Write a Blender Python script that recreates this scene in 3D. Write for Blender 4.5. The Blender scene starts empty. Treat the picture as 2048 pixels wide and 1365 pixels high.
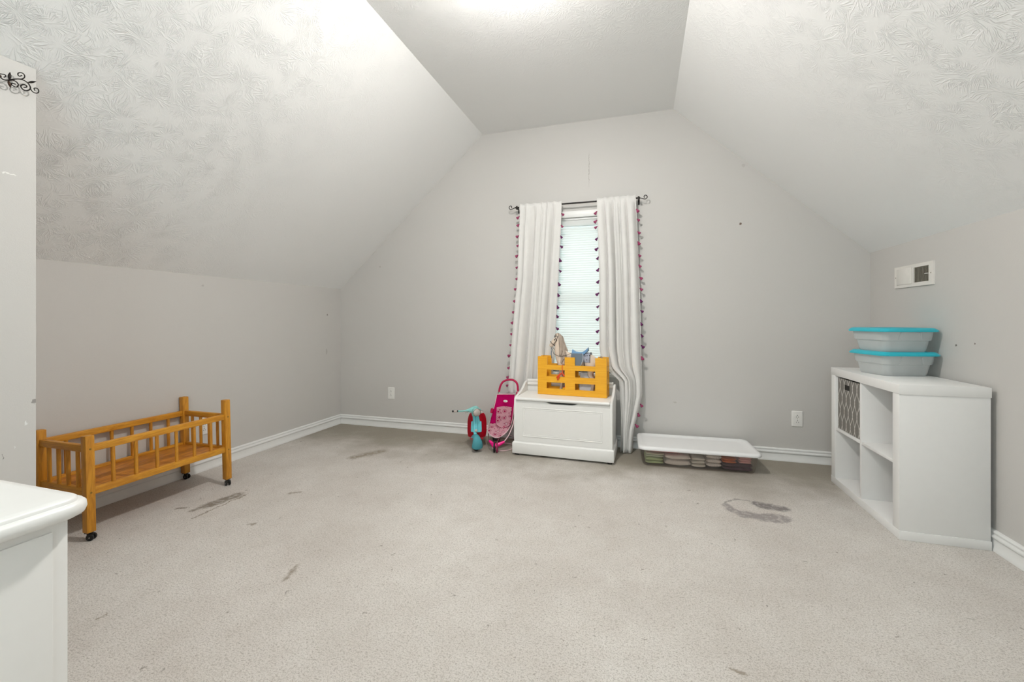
import bpy, bmesh, math, random
from mathutils import Vector, Matrix, Euler
random.seed(7)
S = bpy.context.scene
C = S.collection
PI = math.pi

# ------------------------------------------------------------------ camera
H = 1.05                      # camera height
FPX, YAW, VH = 854.18, 0.2962, 638.24
cam_d = bpy.data.cameras.new('camera')
cam = bpy.data.objects.new('camera', cam_d); C.objects.link(cam)
cam_d.sensor_width = 36.0
cam_d.lens = FPX * 36.0 / 2048.0
cam_d.shift_y = -(682.5 - VH) / 2048.0
cam_d.clip_start = 0.02
cam.location = (0, 0, H)
cam.rotation_euler = (PI / 2, 0, YAW)
S.camera = cam

# ------------------------------------------------------------------ world / exposure
w = bpy.data.worlds.new('world'); S.world = w; w.use_nodes = True
wn = w.node_tree.nodes; wl = w.node_tree.links
bg = wn['Background']
bg.inputs['Color'].default_value = (0.87, 0.95, 0.98, 1); bg.inputs['Strength'].default_value = 1.8   # overcast sky
S.view_settings.view_transform = 'Standard'
S.view_settings.look = 'None'
S.view_settings.gamma = 1.0
S.view_settings.use_curve_mapping = False
S.view_settings.exposure = 0.78
# added fill light, outside an invented window behind the camera
RW0, RW1, RWZ0, RWZ1, RWY = -1.25, .35, .80, 2.10, -1.30
ad = bpy.data.lights.new('rear_fill', 'AREA'); ad.shape = 'RECTANGLE'; ad.size = RW1 - RW0 - .1; ad.size_y = RWZ1 - RWZ0 - .1
ad.energy = 12.0; ad.color = (.88, .94, 1.0)
ao = bpy.data.objects.new('rear_fill', ad); C.objects.link(ao)
ao.location = ((RW0 + RW1) / 2, RWY - .16, (RWZ0 + RWZ1) / 2); ao.rotation_euler = (PI / 2, 0, 0)
LAMP_STRENGTH = 690.0
LAMP_COLOR = (1.0, 0.968, 0.925)

# room numbers (metres)
XL, XR, YF, YB = -2.906, 1.533, 3.610, -1.30
HL, HR, HC, XCL, XCR = 1.352, 1.515, 2.7135, -1.3786, 0.236
XP, YP, ZP = -2.186, 1.016, 1.991      # partition
SL = (HC - HL) / (XCL - XL)
SR = (HC - HR) / (XR - XCR)

def at(u, v, Y):                        # a point at depth Y seen at a photo pixel, used to read real sizes off the photo
    r = (u - 1024) / FPX; z = (VH - v) / FPX
    c, s = math.cos(YAW), math.sin(YAW)
    dx, dy = r * c - s, r * s + c
    t = Y / dy
    return Vector((t * dx, Y, H + t * z))

# ------------------------------------------------------------------ materials
class N:
    def __init__(s, name):
        s.m = bpy.data.materials.new(name); s.m.use_nodes = True
        s.t = s.m.node_tree; s.b = s.t.nodes['Principled BSDF']; s.out = s.t.nodes['Material Output']
    def n(s, typ, **kw):
        x = s.t.nodes.new(typ)
        for k, v in kw.items(): setattr(x, k, v)
        return x
    def l(s, a, b): s.t.links.new(a, b)
    def put(s, sock, v):
        if hasattr(v, 'is_output'): s.l(v, sock)
        else: sock.default_value = v
    def math(s, op, a, b=0.0, c=0.0, clamp=False):
        x = s.n('ShaderNodeMath', operation=op); x.use_clamp = clamp
        s.put(x.inputs[0], a); s.put(x.inputs[1], b); s.put(x.inputs[2], c)
        return x.outputs[0]
    def vmath(s, op, a, b=(0, 0, 0)):
        x = s.n('ShaderNodeVectorMath', operation=op)
        s.put(x.inputs[0], a); s.put(x.inputs[1], b)
        return x.outputs['Value'] if op in ('DOT_PRODUCT', 'LENGTH', 'DISTANCE') else x.outputs['Vector']
    def coord(s): return s.n('ShaderNodeTexCoord').outputs['Object']
    def noise(s, vec, scale, detail=2.0, rough=0.5, dist=0.0, col=False):
        x = s.n('ShaderNodeTexNoise')
        if vec is not None: s.l(vec, x.inputs['Vector'])
        x.inputs['Scale'].default_value = scale; x.inputs['Detail'].default_value = detail
        x.inputs['Roughness'].default_value = rough; x.inputs['Distortion'].default_value = dist
        return x.outputs['Color' if col else 'Fac']
    def scale(s, vec, sc):
        x = s.n('ShaderNodeMapping'); s.l(vec, x.inputs['Vector']); x.inputs['Scale'].default_value = sc
        return x.outputs[0]
    def ramp(s, fac, stops, interp='LINEAR'):
        x = s.n('ShaderNodeValToRGB'); s.put(x.inputs[0], fac); x.color_ramp.interpolation = interp
        el = x.color_ramp.elements
        while len(el) < len(stops): el.new(0.5)
        for e, (p, c) in zip(el, stops):
            e.position = p; e.color = (c[0], c[1], c[2], 1) if hasattr(c, '__len__') else (c, c, c, 1)
        return x.outputs['Color']
    def mix(s, fac, a, b, mode='MIX'):
        x = s.n('ShaderNodeMix', data_type='RGBA', blend_type=mode)
        s.put(x.inputs[0], fac)
        for sock, v in ((x.inputs[6], a), (x.inputs[7], b)):
            if hasattr(v, 'is_output'): s.l(v, sock)
            else: sock.default_value = (v[0], v[1], v[2], 1)
        return x.outputs[2]
    def sstep(s, v, a, b):
        x = s.n('ShaderNodeMapRange', interpolation_type='SMOOTHSTEP')
        s.put(x.inputs[0], v); x.inputs[1].default_value = a; x.inputs[2].default_value = b
        return x.outputs[0]
    def bump(s, h, strength, dist):
        x = s.n('ShaderNodeBump'); s.l(h, x.inputs['Height'])
        s.put(x.inputs['Strength'], strength); x.inputs['Distance'].default_value = dist
        s.l(x.outputs[0], s.b.inputs['Normal']); return x
    def base(s, c, rough=0.5, metal=0.0, spec=None):
        if hasattr(c, 'is_output'): s.l(c, s.b.inputs['Base Color'])
        else: s.b.inputs['Base Color'].default_value = (c[0], c[1], c[2], 1)
        s.put(s.b.inputs['Roughness'], rough); s.b.inputs['Metallic'].default_value = metal
        if spec is not None: s.b.inputs['Specular IOR Level'].default_value = spec
        return s.m

def lin(r, g, b):
    f = lambda c: (c / 12.92 if c <= 0.04045 else ((c + 0.055) / 1.055) ** 2.4)
    return (f(r / 255), f(g / 255), f(b / 255))

def plain(name, rgb, rough=0.5, metal=0.0, var=0.06, scale=30.0, bump=0.0, spec=None):
    m = N(name); co = m.coord()
    c = lin(*rgb)
    f = m.noise(co, scale, 3)
    col = m.mix(f, tuple(x * (1 - var) for x in c), tuple(min(1, x * (1 + var)) for x in c))
    if bump: m.bump(m.noise(co, scale * 8, 3), 0.3, bump)
    return m.base(col, rough, metal, spec)

M = {}
def seg(m, vec, A, B, wd, soft=0.5):
    """mask of a blotch running from A to B on the floor"""
    A = Vector((A[0], A[1], 0)); B = Vector((B[0], B[1], 0)); d = B - A; L2 = max(d.length_squared, 1e-6)
    pa = m.vmath('SUBTRACT', vec, tuple(A))
    t = m.math('DIVIDE', m.vmath('DOT_PRODUCT', pa, tuple(d)), L2, clamp=True)
    sc = m.n('ShaderNodeVectorMath', operation='SCALE'); sc.inputs[0].default_value = tuple(d); m.l(t, sc.inputs['Scale'])
    dist = m.vmath('DISTANCE', pa, sc.outputs[0])
    return m.math('SUBTRACT', 1.0, m.sstep(dist, wd * (1 - soft), wd * (1 + soft * 0.4)))

def carpet():
    m = N('carpet'); co = m.coord()
    flat = m.scale(co, (1, 1, 0))
    big = m.noise(flat, 1.3, 4, 0.6)
    mid = m.noise(flat, 9, 4, 0.65)
    fine = m.noise(co, 230, 2, 0.6)
    tuft = m.noise(m.scale(co, (1.0, 1.5, 1)), 120, 4, 0.75, 0.6)
    col = m.mix(m.sstep(big, 0.3, 0.72), lin(216, 209, 202), lin(235, 230, 224))
    col = m.mix(m.math('MULTIPLY', m.sstep(mid, 0.35, 0.7), 0.22), col, lin(202, 192, 182))
    col = m.mix(m.math('MULTIPLY', m.sstep(tuft, 0.52, 0.30), 0.58), col, lin(128, 116, 102))
    col = m.mix(m.math('MULTIPLY', m.sstep(fine, 0.52, 0.34), 0.42), col, lin(140, 128, 114))
    # browner towards the far wall, with a ragged edge
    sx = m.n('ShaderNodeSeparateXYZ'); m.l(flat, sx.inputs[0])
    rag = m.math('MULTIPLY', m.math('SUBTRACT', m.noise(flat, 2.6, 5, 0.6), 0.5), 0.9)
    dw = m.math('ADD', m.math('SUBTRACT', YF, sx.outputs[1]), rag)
    far_band = m.math('SUBTRACT', 1.0, m.sstep(dw, 0.15, 0.95))
    col = m.mix(m.math('MULTIPLY', far_band, 0.80), col, lin(138, 129, 110))
    # warped coordinates give stains a ragged outline
    wv = m.n('ShaderNodeVectorMath', operation='SCALE'); m.l(m.vmath('SUBTRACT', m.noise(flat, 22, 4, 0.65, col=True), (.5, .5, .5)), wv.inputs[0]); wv.inputs['Scale'].default_value = 0.07
    ws = m.vmath('MULTIPLY', m.vmath('ADD', flat, wv.outputs[0]), (1, 1, 0))
    mott = m.math('MULTIPLY_ADD', m.sstep(m.noise(flat, 34, 4, .7), .36, .54), .55, .45)
    def stain(segs, colr, amt):
        nonlocal col
        acc = None
        for a, b, wd, so in segs:
            k = seg(m, ws, a, b, wd, so)
            acc = k if acc is None else m.math('MAXIMUM', acc, k)
        col = m.mix(m.math('MULTIPLY', m.math('MULTIPLY', acc, amt), mott), col, lin(*colr))
    stain([((-2.357, 1.724), (-2.33, 1.82), .020, .6), ((-2.335, 1.80), (-2.310, 1.955), .042, .5), ((-2.459, 1.719), (-2.43, 1.738), .012, .6)], (122, 108, 90), .85)
    stain([((-2.263, 1.655), (-2.263, 1.985), .008, .6)], (135, 121, 103), .85)
    stain([((-2.09, 2.745), (-1.98, 2.935), .055, .9)], (128, 110, 82), .75)
    stain([((.455, 2.66), (.464, 2.60), .026, .6), ((.464, 2.60), (.525, 2.558), .034, .6), ((.525, 2.558), (.615, 2.548), .046, .5), ((.615, 2.545), (.695, 2.560), .056, .4)], (146, 137, 135), .85)
    stain([((.640, 2.715), (.735, 2.690), .048, .4)], (122, 114, 112), .9)
    stain([((.451, 2.69), (.517, 2.755), .010, .7), ((.517, 2.755), (.59, 2.752), .009, .7)], (128, 120, 116), .7)
    stain([((-1.381, 1.383), (-1.403, 1.471), .016, .9), ((-1.827, 1.001), (-1.829, 1.026), .006, .6), ((.262, 1.42), (.285, 1.41), .012, .7), ((-1.914, 1.693), (-1.899, 1.703), .013, .8), ((-2.029, 2.07), (-1.977, 2.109), .010, .9)], (128, 110, 86), .7)
    # scattered specks of dirt
    v = m.n('ShaderNodeTexVoronoi'); v.voronoi_dimensions = '2D'; m.l(ws, v.inputs['Vector']); v.inputs['Scale'].default_value = 3.6
    spk = m.math('MULTIPLY', m.math('SUBTRACT', 1.0, m.sstep(v.outputs['Distance'], .008, .024)), 0.6)
    col = m.mix(spk, col, lin(110, 98, 84))
    h = m.math('ADD', m.math('MULTIPLY', tuft, 1.3), m.math('MULTIPLY', fine, 0.8))
    m.bump(h, 0.6, 0.006)
    m.b.inputs['Sheen Weight'].default_value = 0.15; m.b.inputs['Sheen Roughness'].default_value = 0.6
    return m.base(col, 0.95, spec=0.1)

def paint(name, rgb, spots=(), rough=0.45):
    m = N(name); co = m.coord()
    c = lin(*rgb)
    col = m.mix(m.noise(co, 1.1, 3), tuple(x * .97 for x in c), tuple(x * 1.03 for x in c))
    wv = m.n('ShaderNodeVectorMath', operation='SCALE'); m.l(m.vmath('SUBTRACT', m.noise(co, 90, 3, .6, col=True), (.5, .5, .5)), wv.inputs[0]); wv.inputs['Scale'].default_value = .02
    ws = m.vmath('ADD', co, wv.outputs[0])
    for p, sc, r, sr in spots:
        d = m.vmath('LENGTH', m.vmath('MULTIPLY', m.vmath('SUBTRACT', ws, p), sc))
        col = m.mix(m.math('SUBTRACT', 1.0, m.sstep(d, r * .7, r * 1.1)), col, lin(*sr))
    h = m.math('ADD', m.noise(co, 260, 2), m.math('MULTIPLY', m.noise(co, 14, 3), 1.5))
    m.bump(h, 0.08, 0.004)
    return m.base(col, m.math('ADD', rough, m.math('MULTIPLY', m.noise(co, 3, 2), .1)), spec=0.35)

def stomp(name, axis, fade=None, amount=1.0):
    """crow's-foot brush texture; the coordinate is flattened along the slab's normal"""
    m = N(name); co = m.coord()
    rot = m.n('ShaderNodeMapping'); m.l(co, rot.inputs['Vector']); rot.inputs['Rotation'].default_value = (0, axis, 0)
    p = m.vmath('MULTIPLY', rot.outputs[0], (1, 1, 0))
    wob = m.n('ShaderNodeVectorMath', operation='SCALE'); m.l(m.vmath('SUBTRACT', m.noise(p, 7, 2, .5, col=True), (.5, .5, .5)), wob.inputs[0]); wob.inputs['Scale'].default_value = .055
    q = m.vmath('MULTIPLY', m.vmath('ADD', p, wob.outputs[0]), (1, 1, 0))
    total = None
    for sc, off, k in ((6.8, 0.0, 19.0), (9.4, 3.7, 15.0)):
        v = m.n('ShaderNodeTexVoronoi'); v.voronoi_dimensions = '2D'
        qq = m.vmath('ADD', q, (off, off * .7, 0)); m.l(qq, v.inputs['Vector']); v.inputs['Scale'].default_value = sc
        d = m.vmath('SUBTRACT', qq, v.outputs['Position'])
        sx = m.n('ShaderNodeSeparateXYZ'); m.l(d, sx.inputs[0])
        ang = m.math('ARCTAN2', sx.outputs[1], sx.outputs[0])
        rad = m.vmath('LENGTH', m.vmath('MULTIPLY', d, (1, 1, 0)))
        cv = m.n('ShaderNodeCombineXYZ'); m.l(m.math('MULTIPLY', ang, k / 6.28 * 2.2), cv.inputs[0]); m.l(m.math('MULTIPLY', rad, 17.0), cv.inputs[1]); m.l(v.outputs['Color'], cv.inputs[2])
        ridge = m.math('SUBTRACT', 1.0, m.math('MULTIPLY', m.math('ABSOLUTE', m.math('SUBTRACT', m.noise(cv.outputs[0], 1.05, 0.5), .5)), 13.0), clamp=True)
        env = m.math('MULTIPLY', m.sstep(rad, 0.008, 0.03), m.math('SUBTRACT', 1.0, m.sstep(rad, 0.06, 0.12)))
        r = m.math('MULTIPLY', ridge, env)
        total = r if total is None else m.math('MAXIMUM', total, r)
    gate = m.sstep(m.noise(p, 9.0, 3, .6), .33, .55)
    h = m.math('ADD', m.math('MULTIPLY', total, m.math('MULTIPLY_ADD', gate, .95, .05)), m.math('MULTIPLY', m.noise(p, 60, 3, .6), .16))
    s2 = m.n('ShaderNodeSeparateXYZ'); m.l(co, s2.inputs[0])
    f = m.math('SUBTRACT', 1.0, m.math('MULTIPLY', m.sstep(s2.outputs[1], 1.5, 3.2), .85))   # relief fades towards the gable
    m.bump(h, m.math('MULTIPLY', f, amount), .0015)
    c = lin(244, 244, 243)
    col = m.mix(m.noise(co, 1.4, 3), tuple(x * .97 for x in c), c)
    return m.base(col, .72, spec=.2)

def wood(name, a, b, scale=(1, 1, 1), ring=9.0, rough=0.42):
    m = N(name); co = m.scale(m.coord(), scale)
    g = m.noise(co, ring, 5, .6, 1.2)
    f = m.noise(co, ring * 9, 3, .6)
    col = m.mix(m.sstep(g, .3, .72), lin(*a), lin(*b))
    col = m.mix(m.math('MULTIPLY', f, .25), col, tuple(x * .55 for x in lin(*b)))
    m.bump(f, .1, .002)
    return m.base(col, rough)

def clear_plastic(name, rgb, clear=.7, rough=.25, through=.58):
    m = N(name)
    m.base(lin(*rgb), rough)
    tr = m.n('ShaderNodeBsdfTransparent'); tr.inputs[0].default_value = (*lin(min(255, rgb[0] + 12), min(255, rgb[1] + 12), min(255, rgb[2] + 12)), 1)
    tl = m.n('ShaderNodeBsdfTranslucent'); tl.inputs[0].default_value = (*lin(*rgb), 1)
    mx = m.n('ShaderNodeMixShader'); mx.inputs[0].default_value = through
    m.l(m.b.outputs[0], mx.inputs[1]); m.l(tl.outputs[0], mx.inputs[2])
    m2 = m.n('ShaderNodeMixShader'); co = m.coord()
    m.l(m.math('ADD', clear - .06, m.math('MULTIPLY', m.noise(co, 8, 2), .12)), m2.inputs[0])
    m.l(mx.outputs[0], m2.inputs[1]); m.l(tr.outputs[0], m2.inputs[2])
    m.l(m2.outputs[0], m.out.inputs[0]); return m.m

def fabric(name, rgb, trans=0.0, weave=600.0, var=.04):
    m = N(name); co = m.coord(); c = lin(*rgb)
    col = m.mix(m.noise(co, 12, 3), tuple(x * (1 - var) for x in c), tuple(min(1, x * (1 + var)) for x in c))
    m.bump(m.noise(co, weave, 2), .15, .002)
    m.base(col, .85, spec=.15)
    m.b.inputs['Sheen Weight'].default_value = .1
    if trans:
        tl = m.n('ShaderNodeBsdfTranslucent'); m.l(col, tl.inputs[0])
        mx = m.n('ShaderNodeMixShader'); mx.inputs[0].default_value = trans
        m.l(m.b.outputs[0], mx.inputs[1]); m.l(tl.outputs[0], mx.inputs[2]); m.l(mx.outputs[0], m.out.inputs[0])
    return m.m

def dotted(name, bgc, dot, scale=120.0, size=.28):
    m = N(name); co = m.coord()
    v = m.n('ShaderNodeTexVoronoi'); m.l(co, v.inputs['Vector']); v.inputs['Scale'].default_value = scale; v.inputs['Randomness'].default_value = .3
    k = m.math('SUBTRACT', 1.0, m.sstep(v.outputs['Distance'], size * .8, size))
    return m.base(m.mix(k, lin(*bgc), lin(*dot)), .9)

def circles():
    m = N('circle_print'); c3 = m.n('ShaderNodeSeparateXYZ'); m.l(m.coord(), c3.inputs[0])
    cb = m.n('ShaderNodeCombineXYZ'); m.l(c3.outputs[0], cb.inputs[0]); m.l(m.math('ADD', c3.outputs[2], m.math('MULTIPLY', c3.outputs[1], .9)), cb.inputs[1])
    co = cb.outputs[0]      # cloth print laid along the seat
    col = None
    for sc, off, rnd in ((18.5, (0, 0, 0), .5), (30.0, (3.1, 1.7, .4), .9)):
        v = m.n('ShaderNodeTexVoronoi'); v.voronoi_dimensions = '2D'; m.l(m.vmath('ADD', co, off), v.inputs['Vector']); v.inputs['Scale'].default_value = sc; v.inputs['Randomness'].default_value = rnd
        sx = m.n('ShaderNodeSeparateColor'); m.l(v.outputs['Color'], sx.inputs[0])
        P1, P2, P3 = lin(247, 196, 208), lin(190, 60, 105), lin(226, 120, 150)
        if sc < 20:
            a = m.ramp(v.outputs['Distance'], [(0, lin(200, 30, 92)), (.12, P2), (.16, P1), (.24, P3), (.29, P1), (.33, lin(165, 70, 95)), (.36, P1)], 'CONSTANT')
            b = m.ramp(v.outputs['Distance'], [(0, lin(250, 214, 222)), (.20, P2), (.25, P1), (.30, P3), (.325, P1)], 'CONSTANT')
            col = m.mix(m.math('GREATER_THAN', sx.outputs[0], .5), a, b)
        else:
            k = m.math('MULTIPLY', m.math('LESS_THAN', v.outputs['Distance'], .15), m.math('GREATER_THAN', sx.outputs[1], .6))
            col = m.mix(k, col, P2)
    return m.base(col, .8)

def lattice():
    m = N('lattice_print'); co = m.coord()
    sx = m.n('ShaderNodeSeparateXYZ'); m.l(co, sx.inputs[0])
    y, z = sx.outputs[1], sx.outputs[2]
    s, a, L = .027, .0145, .155
    sn = m.math('MULTIPLY', m.math('SINE', m.math('MULTIPLY', z, 2 * PI / L)), a)
    ds = []
    for k, sg in ((0, 'SUBTRACT'), (1, 'ADD')):
        u = m.math('DIVIDE', m.math('ADD', m.math(sg, y, sn), 2 + k * s), 2 * s)
        fr = m.math('FRACT', u)
        ds.append(m.math('MULTIPLY', m.math('ABSOLUTE', m.math('SUBTRACT', fr, .5)), 2 * s))
    d = m.math('MINIMUM', *ds)
    k = m.math('SUBTRACT', 1.0, m.sstep(d, .0016, .0030))
    weave = m.noise(m.scale(co, (1, 1, .3)), 500, 2)
    g = m.mix(weave, lin(112, 108, 103), lin(138, 134, 128))
    return m.base(m.mix(k, g, lin(222, 219, 212)), .9)

def blind_mat():
    m = N('blind_slat'); c = lin(243, 243, 241)
    m.base(c, .45)
    tl = m.n('ShaderNodeBsdfTranslucent'); tl.inputs[0].default_value = (*lin(240, 245, 244), 1)
    mx = m.n('ShaderNodeMixShader'); mx.inputs[0].default_value = .35
    m.l(m.b.outputs[0], mx.inputs[1]); m.l(tl.outputs[0], mx.inputs[2]); m.l(mx.outputs[0], m.out.inputs[0])
    return m.m

def glass():
    m = N('window_glass')
    g = m.n('ShaderNodeBsdfGlossy'); g.inputs['Roughness'].default_value = .02
    t = m.n('ShaderNodeBsdfTransparent'); t.inputs[0].default_value = (.93, .97, .96, 1)
    mx = m.n('ShaderNodeMixShader'); mx.inputs[0].default_value = .06
    m.l(t.outputs[0], mx.inputs[1]); m.l(g.outputs[0], mx.inputs[2]); m.l(mx.outputs[0], m.out.inputs[0]); return m.m

def glow():
    m = N('lamp_glass'); m.b.inputs['Emission Color'].default_value = (*LAMP_COLOR, 1); m.b.inputs['Emission Strength'].default_value = LAMP_STRENGTH
    return m.base((.9, .9, .88), .4)

GREY = (206, 203, 199)
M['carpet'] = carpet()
M['wall_far'] = paint('wall_paint_gable', GREY, [
    ((at(1481, 448, YF).x, YF, at(1481, 448, YF).z), (1, .2, 1), .010, (110, 92, 80)),
    ((at(1487, 331, YF).x, YF, at(1487, 331, YF).z), (1, .2, 1), .014, (196, 192, 188)),
    ((at(760, 534, YF).x, YF, at(760, 534, YF).z), (1, .2, 1), .009, (186, 182, 176)),
    ((at(1178, 340, YF).x, YF, at(1178, 340, YF).z), (1, .2, .014), .0022, (158, 152, 146)),
    ((at(1350, 805, YF).x, YF, at(1350, 805, YF).z), (.4, .2, 1), .006, (188, 184, 178))])
M['wall_side'] = paint('wall_paint_side', GREY, [
    ((XL, 3.42, 1.09), (.2, 1, 1), .010, (140, 134, 128)), ((XL, 3.41, .735), (.2, 1, .3), .010, (186, 182, 178)),
    ((XR, 2.75, .915), (.2, 1, 1), .006, (110, 104, 98)), ((XR, 2.62, .93), (.2, 1, 1), .005, (120, 112, 104)),
    ((XL, 2.2, 1.28), (.2, 1, 1), .008, (186, 182, 178))])
M['wall_part'] = paint('wall_paint_partition', GREY, [
    ((XP, .945, 1.575), (.2, .3, 2.5), .006, (236, 234, 230)), ((XP, .988, .665), (.2, 1.6, .7), .006, (232, 232, 230)),
    ((XP, 1.012, .74), (.2, 1, .7), .006, (150, 146, 142)), ((XP, .93, .555), (.2, 3, .35), .004, (110, 106, 102)), ((XP, .96, .58), (.2, 2, .8), .004, (230, 230, 228))])
M['ceil'] = stomp('ceiling_stomp', 0.0)
M['ceil_l'] = stomp('ceiling_stomp_slope', math.atan(SL))
M['ceil_r'] = stomp('ceiling_stomp_slope', -math.atan(SR))
M['trim'] = plain('trim_white', (236, 236, 234), .35, var=.02)
M['white'] = plain('furniture_white', (240, 239, 236), .33, var=.015)
M['shelfw'] = plain('laminate_white', (238, 237, 235), .4, var=.015)
M['pine'] = wood('crib_pine', (224, 158, 46), (190, 122, 28), (1, 1, 1), 14)
M['pine_y'] = wood('crib_pine_lengthwise', (228, 164, 50), (196, 128, 30), (6, .7, 6), 9)
M['pine_z'] = wood('crib_pine_upright', (222, 156, 44), (188, 122, 28), (6, 6, .7), 9)
M['pine_x'] = wood('crib_pine_crosswise', (222, 156, 44), (188, 122, 28), (.7, 6, 6), 9)
M['board'] = wood('crib_board', (222, 146, 46), (172, 102, 26), (5, .8, 5), 8)
M['crate'] = wood('crate_board', (255, 190, 42), (240, 166, 24), (1.2, 3, 26), 3.0, .5)
M['crate_edge'] = plain('crate_edge', (250, 214, 150), .6)
M['black'] = plain('black_plastic', (24, 23, 22), .35)
M['iron'] = plain('black_iron', (34, 29, 26), .4, .6)
M['bronze'] = plain('bronze_leaf', (64, 48, 38), .35, .7, .3)
M['chrome'] = plain('grey_metal', (170, 166, 160), .25, .9)
M['screw'] = plain('brass_screw', (150, 120, 60), .35, .8)
M['curtain'] = fabric('curtain_cloth', (240, 238, 235), .12)
M['tassel_r'] = fabric('tassel_rose', (152, 66, 100), 0, 900, .25)
M['tassel_p'] = fabric('tassel_plum', (98, 40, 88), 0, 900, .25)
M['blind'] = blind_mat()
M['glass'] = glass()
M['glow'] = glow()
M['lid_w'] = plain('lid_white', (240, 240, 240), .3, var=.015)
M['clear'] = clear_plastic('clear_box', (236, 234, 232), .90)
M['frost'] = clear_plastic('frosted_tub', (246, 248, 247), .56, .4, .28)
M['teal'] = plain('turquoise_lid', (44, 186, 204), .3, var=.03)
M['lattice'] = lattice()
M['pink'] = fabric('hot_pink_cloth', (230, 10, 126), 0, 500)
M['pinkp'] = plain('hot_pink_plastic', (240, 20, 134), .25)
M['rose'] = plain('crimson_foam', (190, 10, 78), .6)
M['palepink'] = plain('pale_pink_tube', (240, 208, 212), .35)
M['print'] = circles()
M['maroon'] = plain('maroon_plastic', (140, 24, 74), .4)
M['aqua'] = plain('aqua_plastic', (112, 204, 216), .22)
M['aqua_d'] = plain('pale_aqua_plastic', (140, 204, 200), .25)
M['red'] = plain('red_plastic', (206, 8, 42), .3)
M['rubber'] = plain('black_rubber', (28, 27, 26), .7)
M['lens'] = plain('silver_lens', (198, 186, 180), .2, .2)
M['horse'] = fabric('horse_coat', (226, 208, 190), 0, 700)
M['mane'] = fabric('horse_mane', (176, 160, 146), 0, 300, .3)
M['strap'] = plain('dark_strap', (52, 46, 44), .5)
M['saddle'] = plain('blue_saddle', (104, 148, 188), .4)
M['saddle_d'] = plain('slate_saddle_flap', (112, 124, 136), .45)
M['saddle_pad'] = dotted('saddle_pad_print', (214, 218, 232), (70, 74, 92), 60, .3)
M['hoof'] = plain('grey_hoof', (150, 144, 138), .5)
M['yellow'] = plain('yellow_plastic', (250, 190, 20), .4)
M['orange'] = plain('orange_ribbon', (228, 72, 22), .5)
M['bluep'] = plain('blue_plastic', (70, 110, 160), .4)
M['paper'] = plain('white_card', (232, 238, 244), .6)
M['navy'] = plain('navy_plastic', (24, 40, 74), .4)
M['green_c'] = fabric('sage_cloth', (190, 205, 150), 0, 300)
M['mint_c'] = fabric('mint_cloth', (214, 220, 196), 0, 300)
M['coral_c'] = fabric('coral_cloth', (226, 96, 104), 0, 300)
M['dot_c'] = dotted('dotted_cloth', (234, 224, 216), (150, 130, 130), 70, .2)
M['cream_c'] = fabric('cream_cloth', (232, 224, 212), 0, 300)
M['plum_c'] = fabric('plum_cloth', (84, 58, 72), 0, 300)
M['pink_c'] = fabric('pink_cloth', (238, 180, 176), 0, 300)
M['orange_c'] = fabric('orange_cloth', (214, 110, 60), 0, 300)
M['vent'] = plain('vent_white', (232, 228, 222), .45)
M['dark'] = plain('duct_dark', (30, 26, 22), .8)
M['louver'] = plain('louver_grey', (150, 142, 128), .5)
M['outlet'] = plain('outlet_white', (238, 236, 232), .35)
M['hole'] = plain('socket_slot', (60, 56, 52), .6)

# ------------------------------------------------------------------ mesh helpers
def box(bm, x0, x1, y0, y1, z0, z1, bev=0.0, seg_=2):
    r = bmesh.ops.create_cube(bm, size=1.0)
    vs = r['verts']
    for v in vs:
        v.co = Vector(((x0 + x1) / 2 + v.co.x * (x1 - x0), (y0 + y1) / 2 + v.co.y * (y1 - y0), (z0 + z1) / 2 + v.co.z * (z1 - z0)))
    if bev:
        es = list({e for v in vs for e in v.link_edges})
        bmesh.ops.bevel(bm, geom=es, offset=bev, segments=seg_, profile=.5, affect='EDGES')
    return bm

def loft(bm, rings, cap=True, closed=True):
    vr = [[bm.verts.new(p) for p in r] for r in rings]
    n = len(vr[0])
    for a, b in zip(vr, vr[1:]):
        for i in range(n if closed else n - 1):
            j = (i + 1) % n
            bm.faces.new((a[i], a[j], b[j], b[i]))
    if cap and closed:
        bm.faces.new(list(reversed(vr[0]))); bm.faces.new(vr[-1])
    return bm

def prism(bm, pts, axis, a, b):
    """2-D outline extruded along an axis: axis 0 -> pts are (y,z), 1 -> (x,z), 2 -> (x,y)"""
    def mk(p, t):
        return (t, p[0], p[1]) if axis == 0 else (p[0], t, p[1]) if axis == 1 else (p[0], p[1], t)
    return loft(bm, [[mk(p, a) for p in pts], [mk(p, b) for p in pts]])

def tube(bm, pts, r, n=8, cap=True, closed=False):
    pts = [Vector(p) for p in pts]
    rs = r if isinstance(r, (list, tuple)) else [r] * len(pts)
    rings = []; prev = None
    for i, p in enumerate(pts):
        if closed: t = pts[(i + 1) % len(pts)] - pts[i - 1]
        else: t = (pts[min(i + 1, len(pts) - 1)] - pts[max(i - 1, 0)])
        t.normalize()
        if prev is None:
            up = Vector((0, 0, 1)) if abs(t.z) < .9 else Vector((1, 0, 0))
            u = t.cross(up).normalized()
        else:
            u = (prev - t * prev.dot(t)).normalized()
        prev = u; v = t.cross(u)
        rings.append([p + (u * math.cos(2 * PI * k / n) + v * math.sin(2 * PI * k / n)) * rs[i] for k in range(n)])
    if closed: rings.append(rings[0]); return loft(bm, rings, cap=False)
    return loft(bm, rings, cap)

def spline(pts, n=8):
    """Catmull-Rom through the points"""
    P = [Vector(p) for p in pts]; P = [P[0] * 2 - P[1]] + P + [P[-1] * 2 - P[-2]]
    out = []
    for i in range(1, len(P) - 2):
        a, b, c, d = P[i - 1:i + 3]
        for k in range(n):
            t = k / n
            out.append(.5 * ((2 * b) + (c - a) * t + (2 * a - 5 * b + 4 * c - d) * t * t + (3 * b - a - 3 * c + d) * t ** 3))
    out.append(P[-2]); return out

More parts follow.
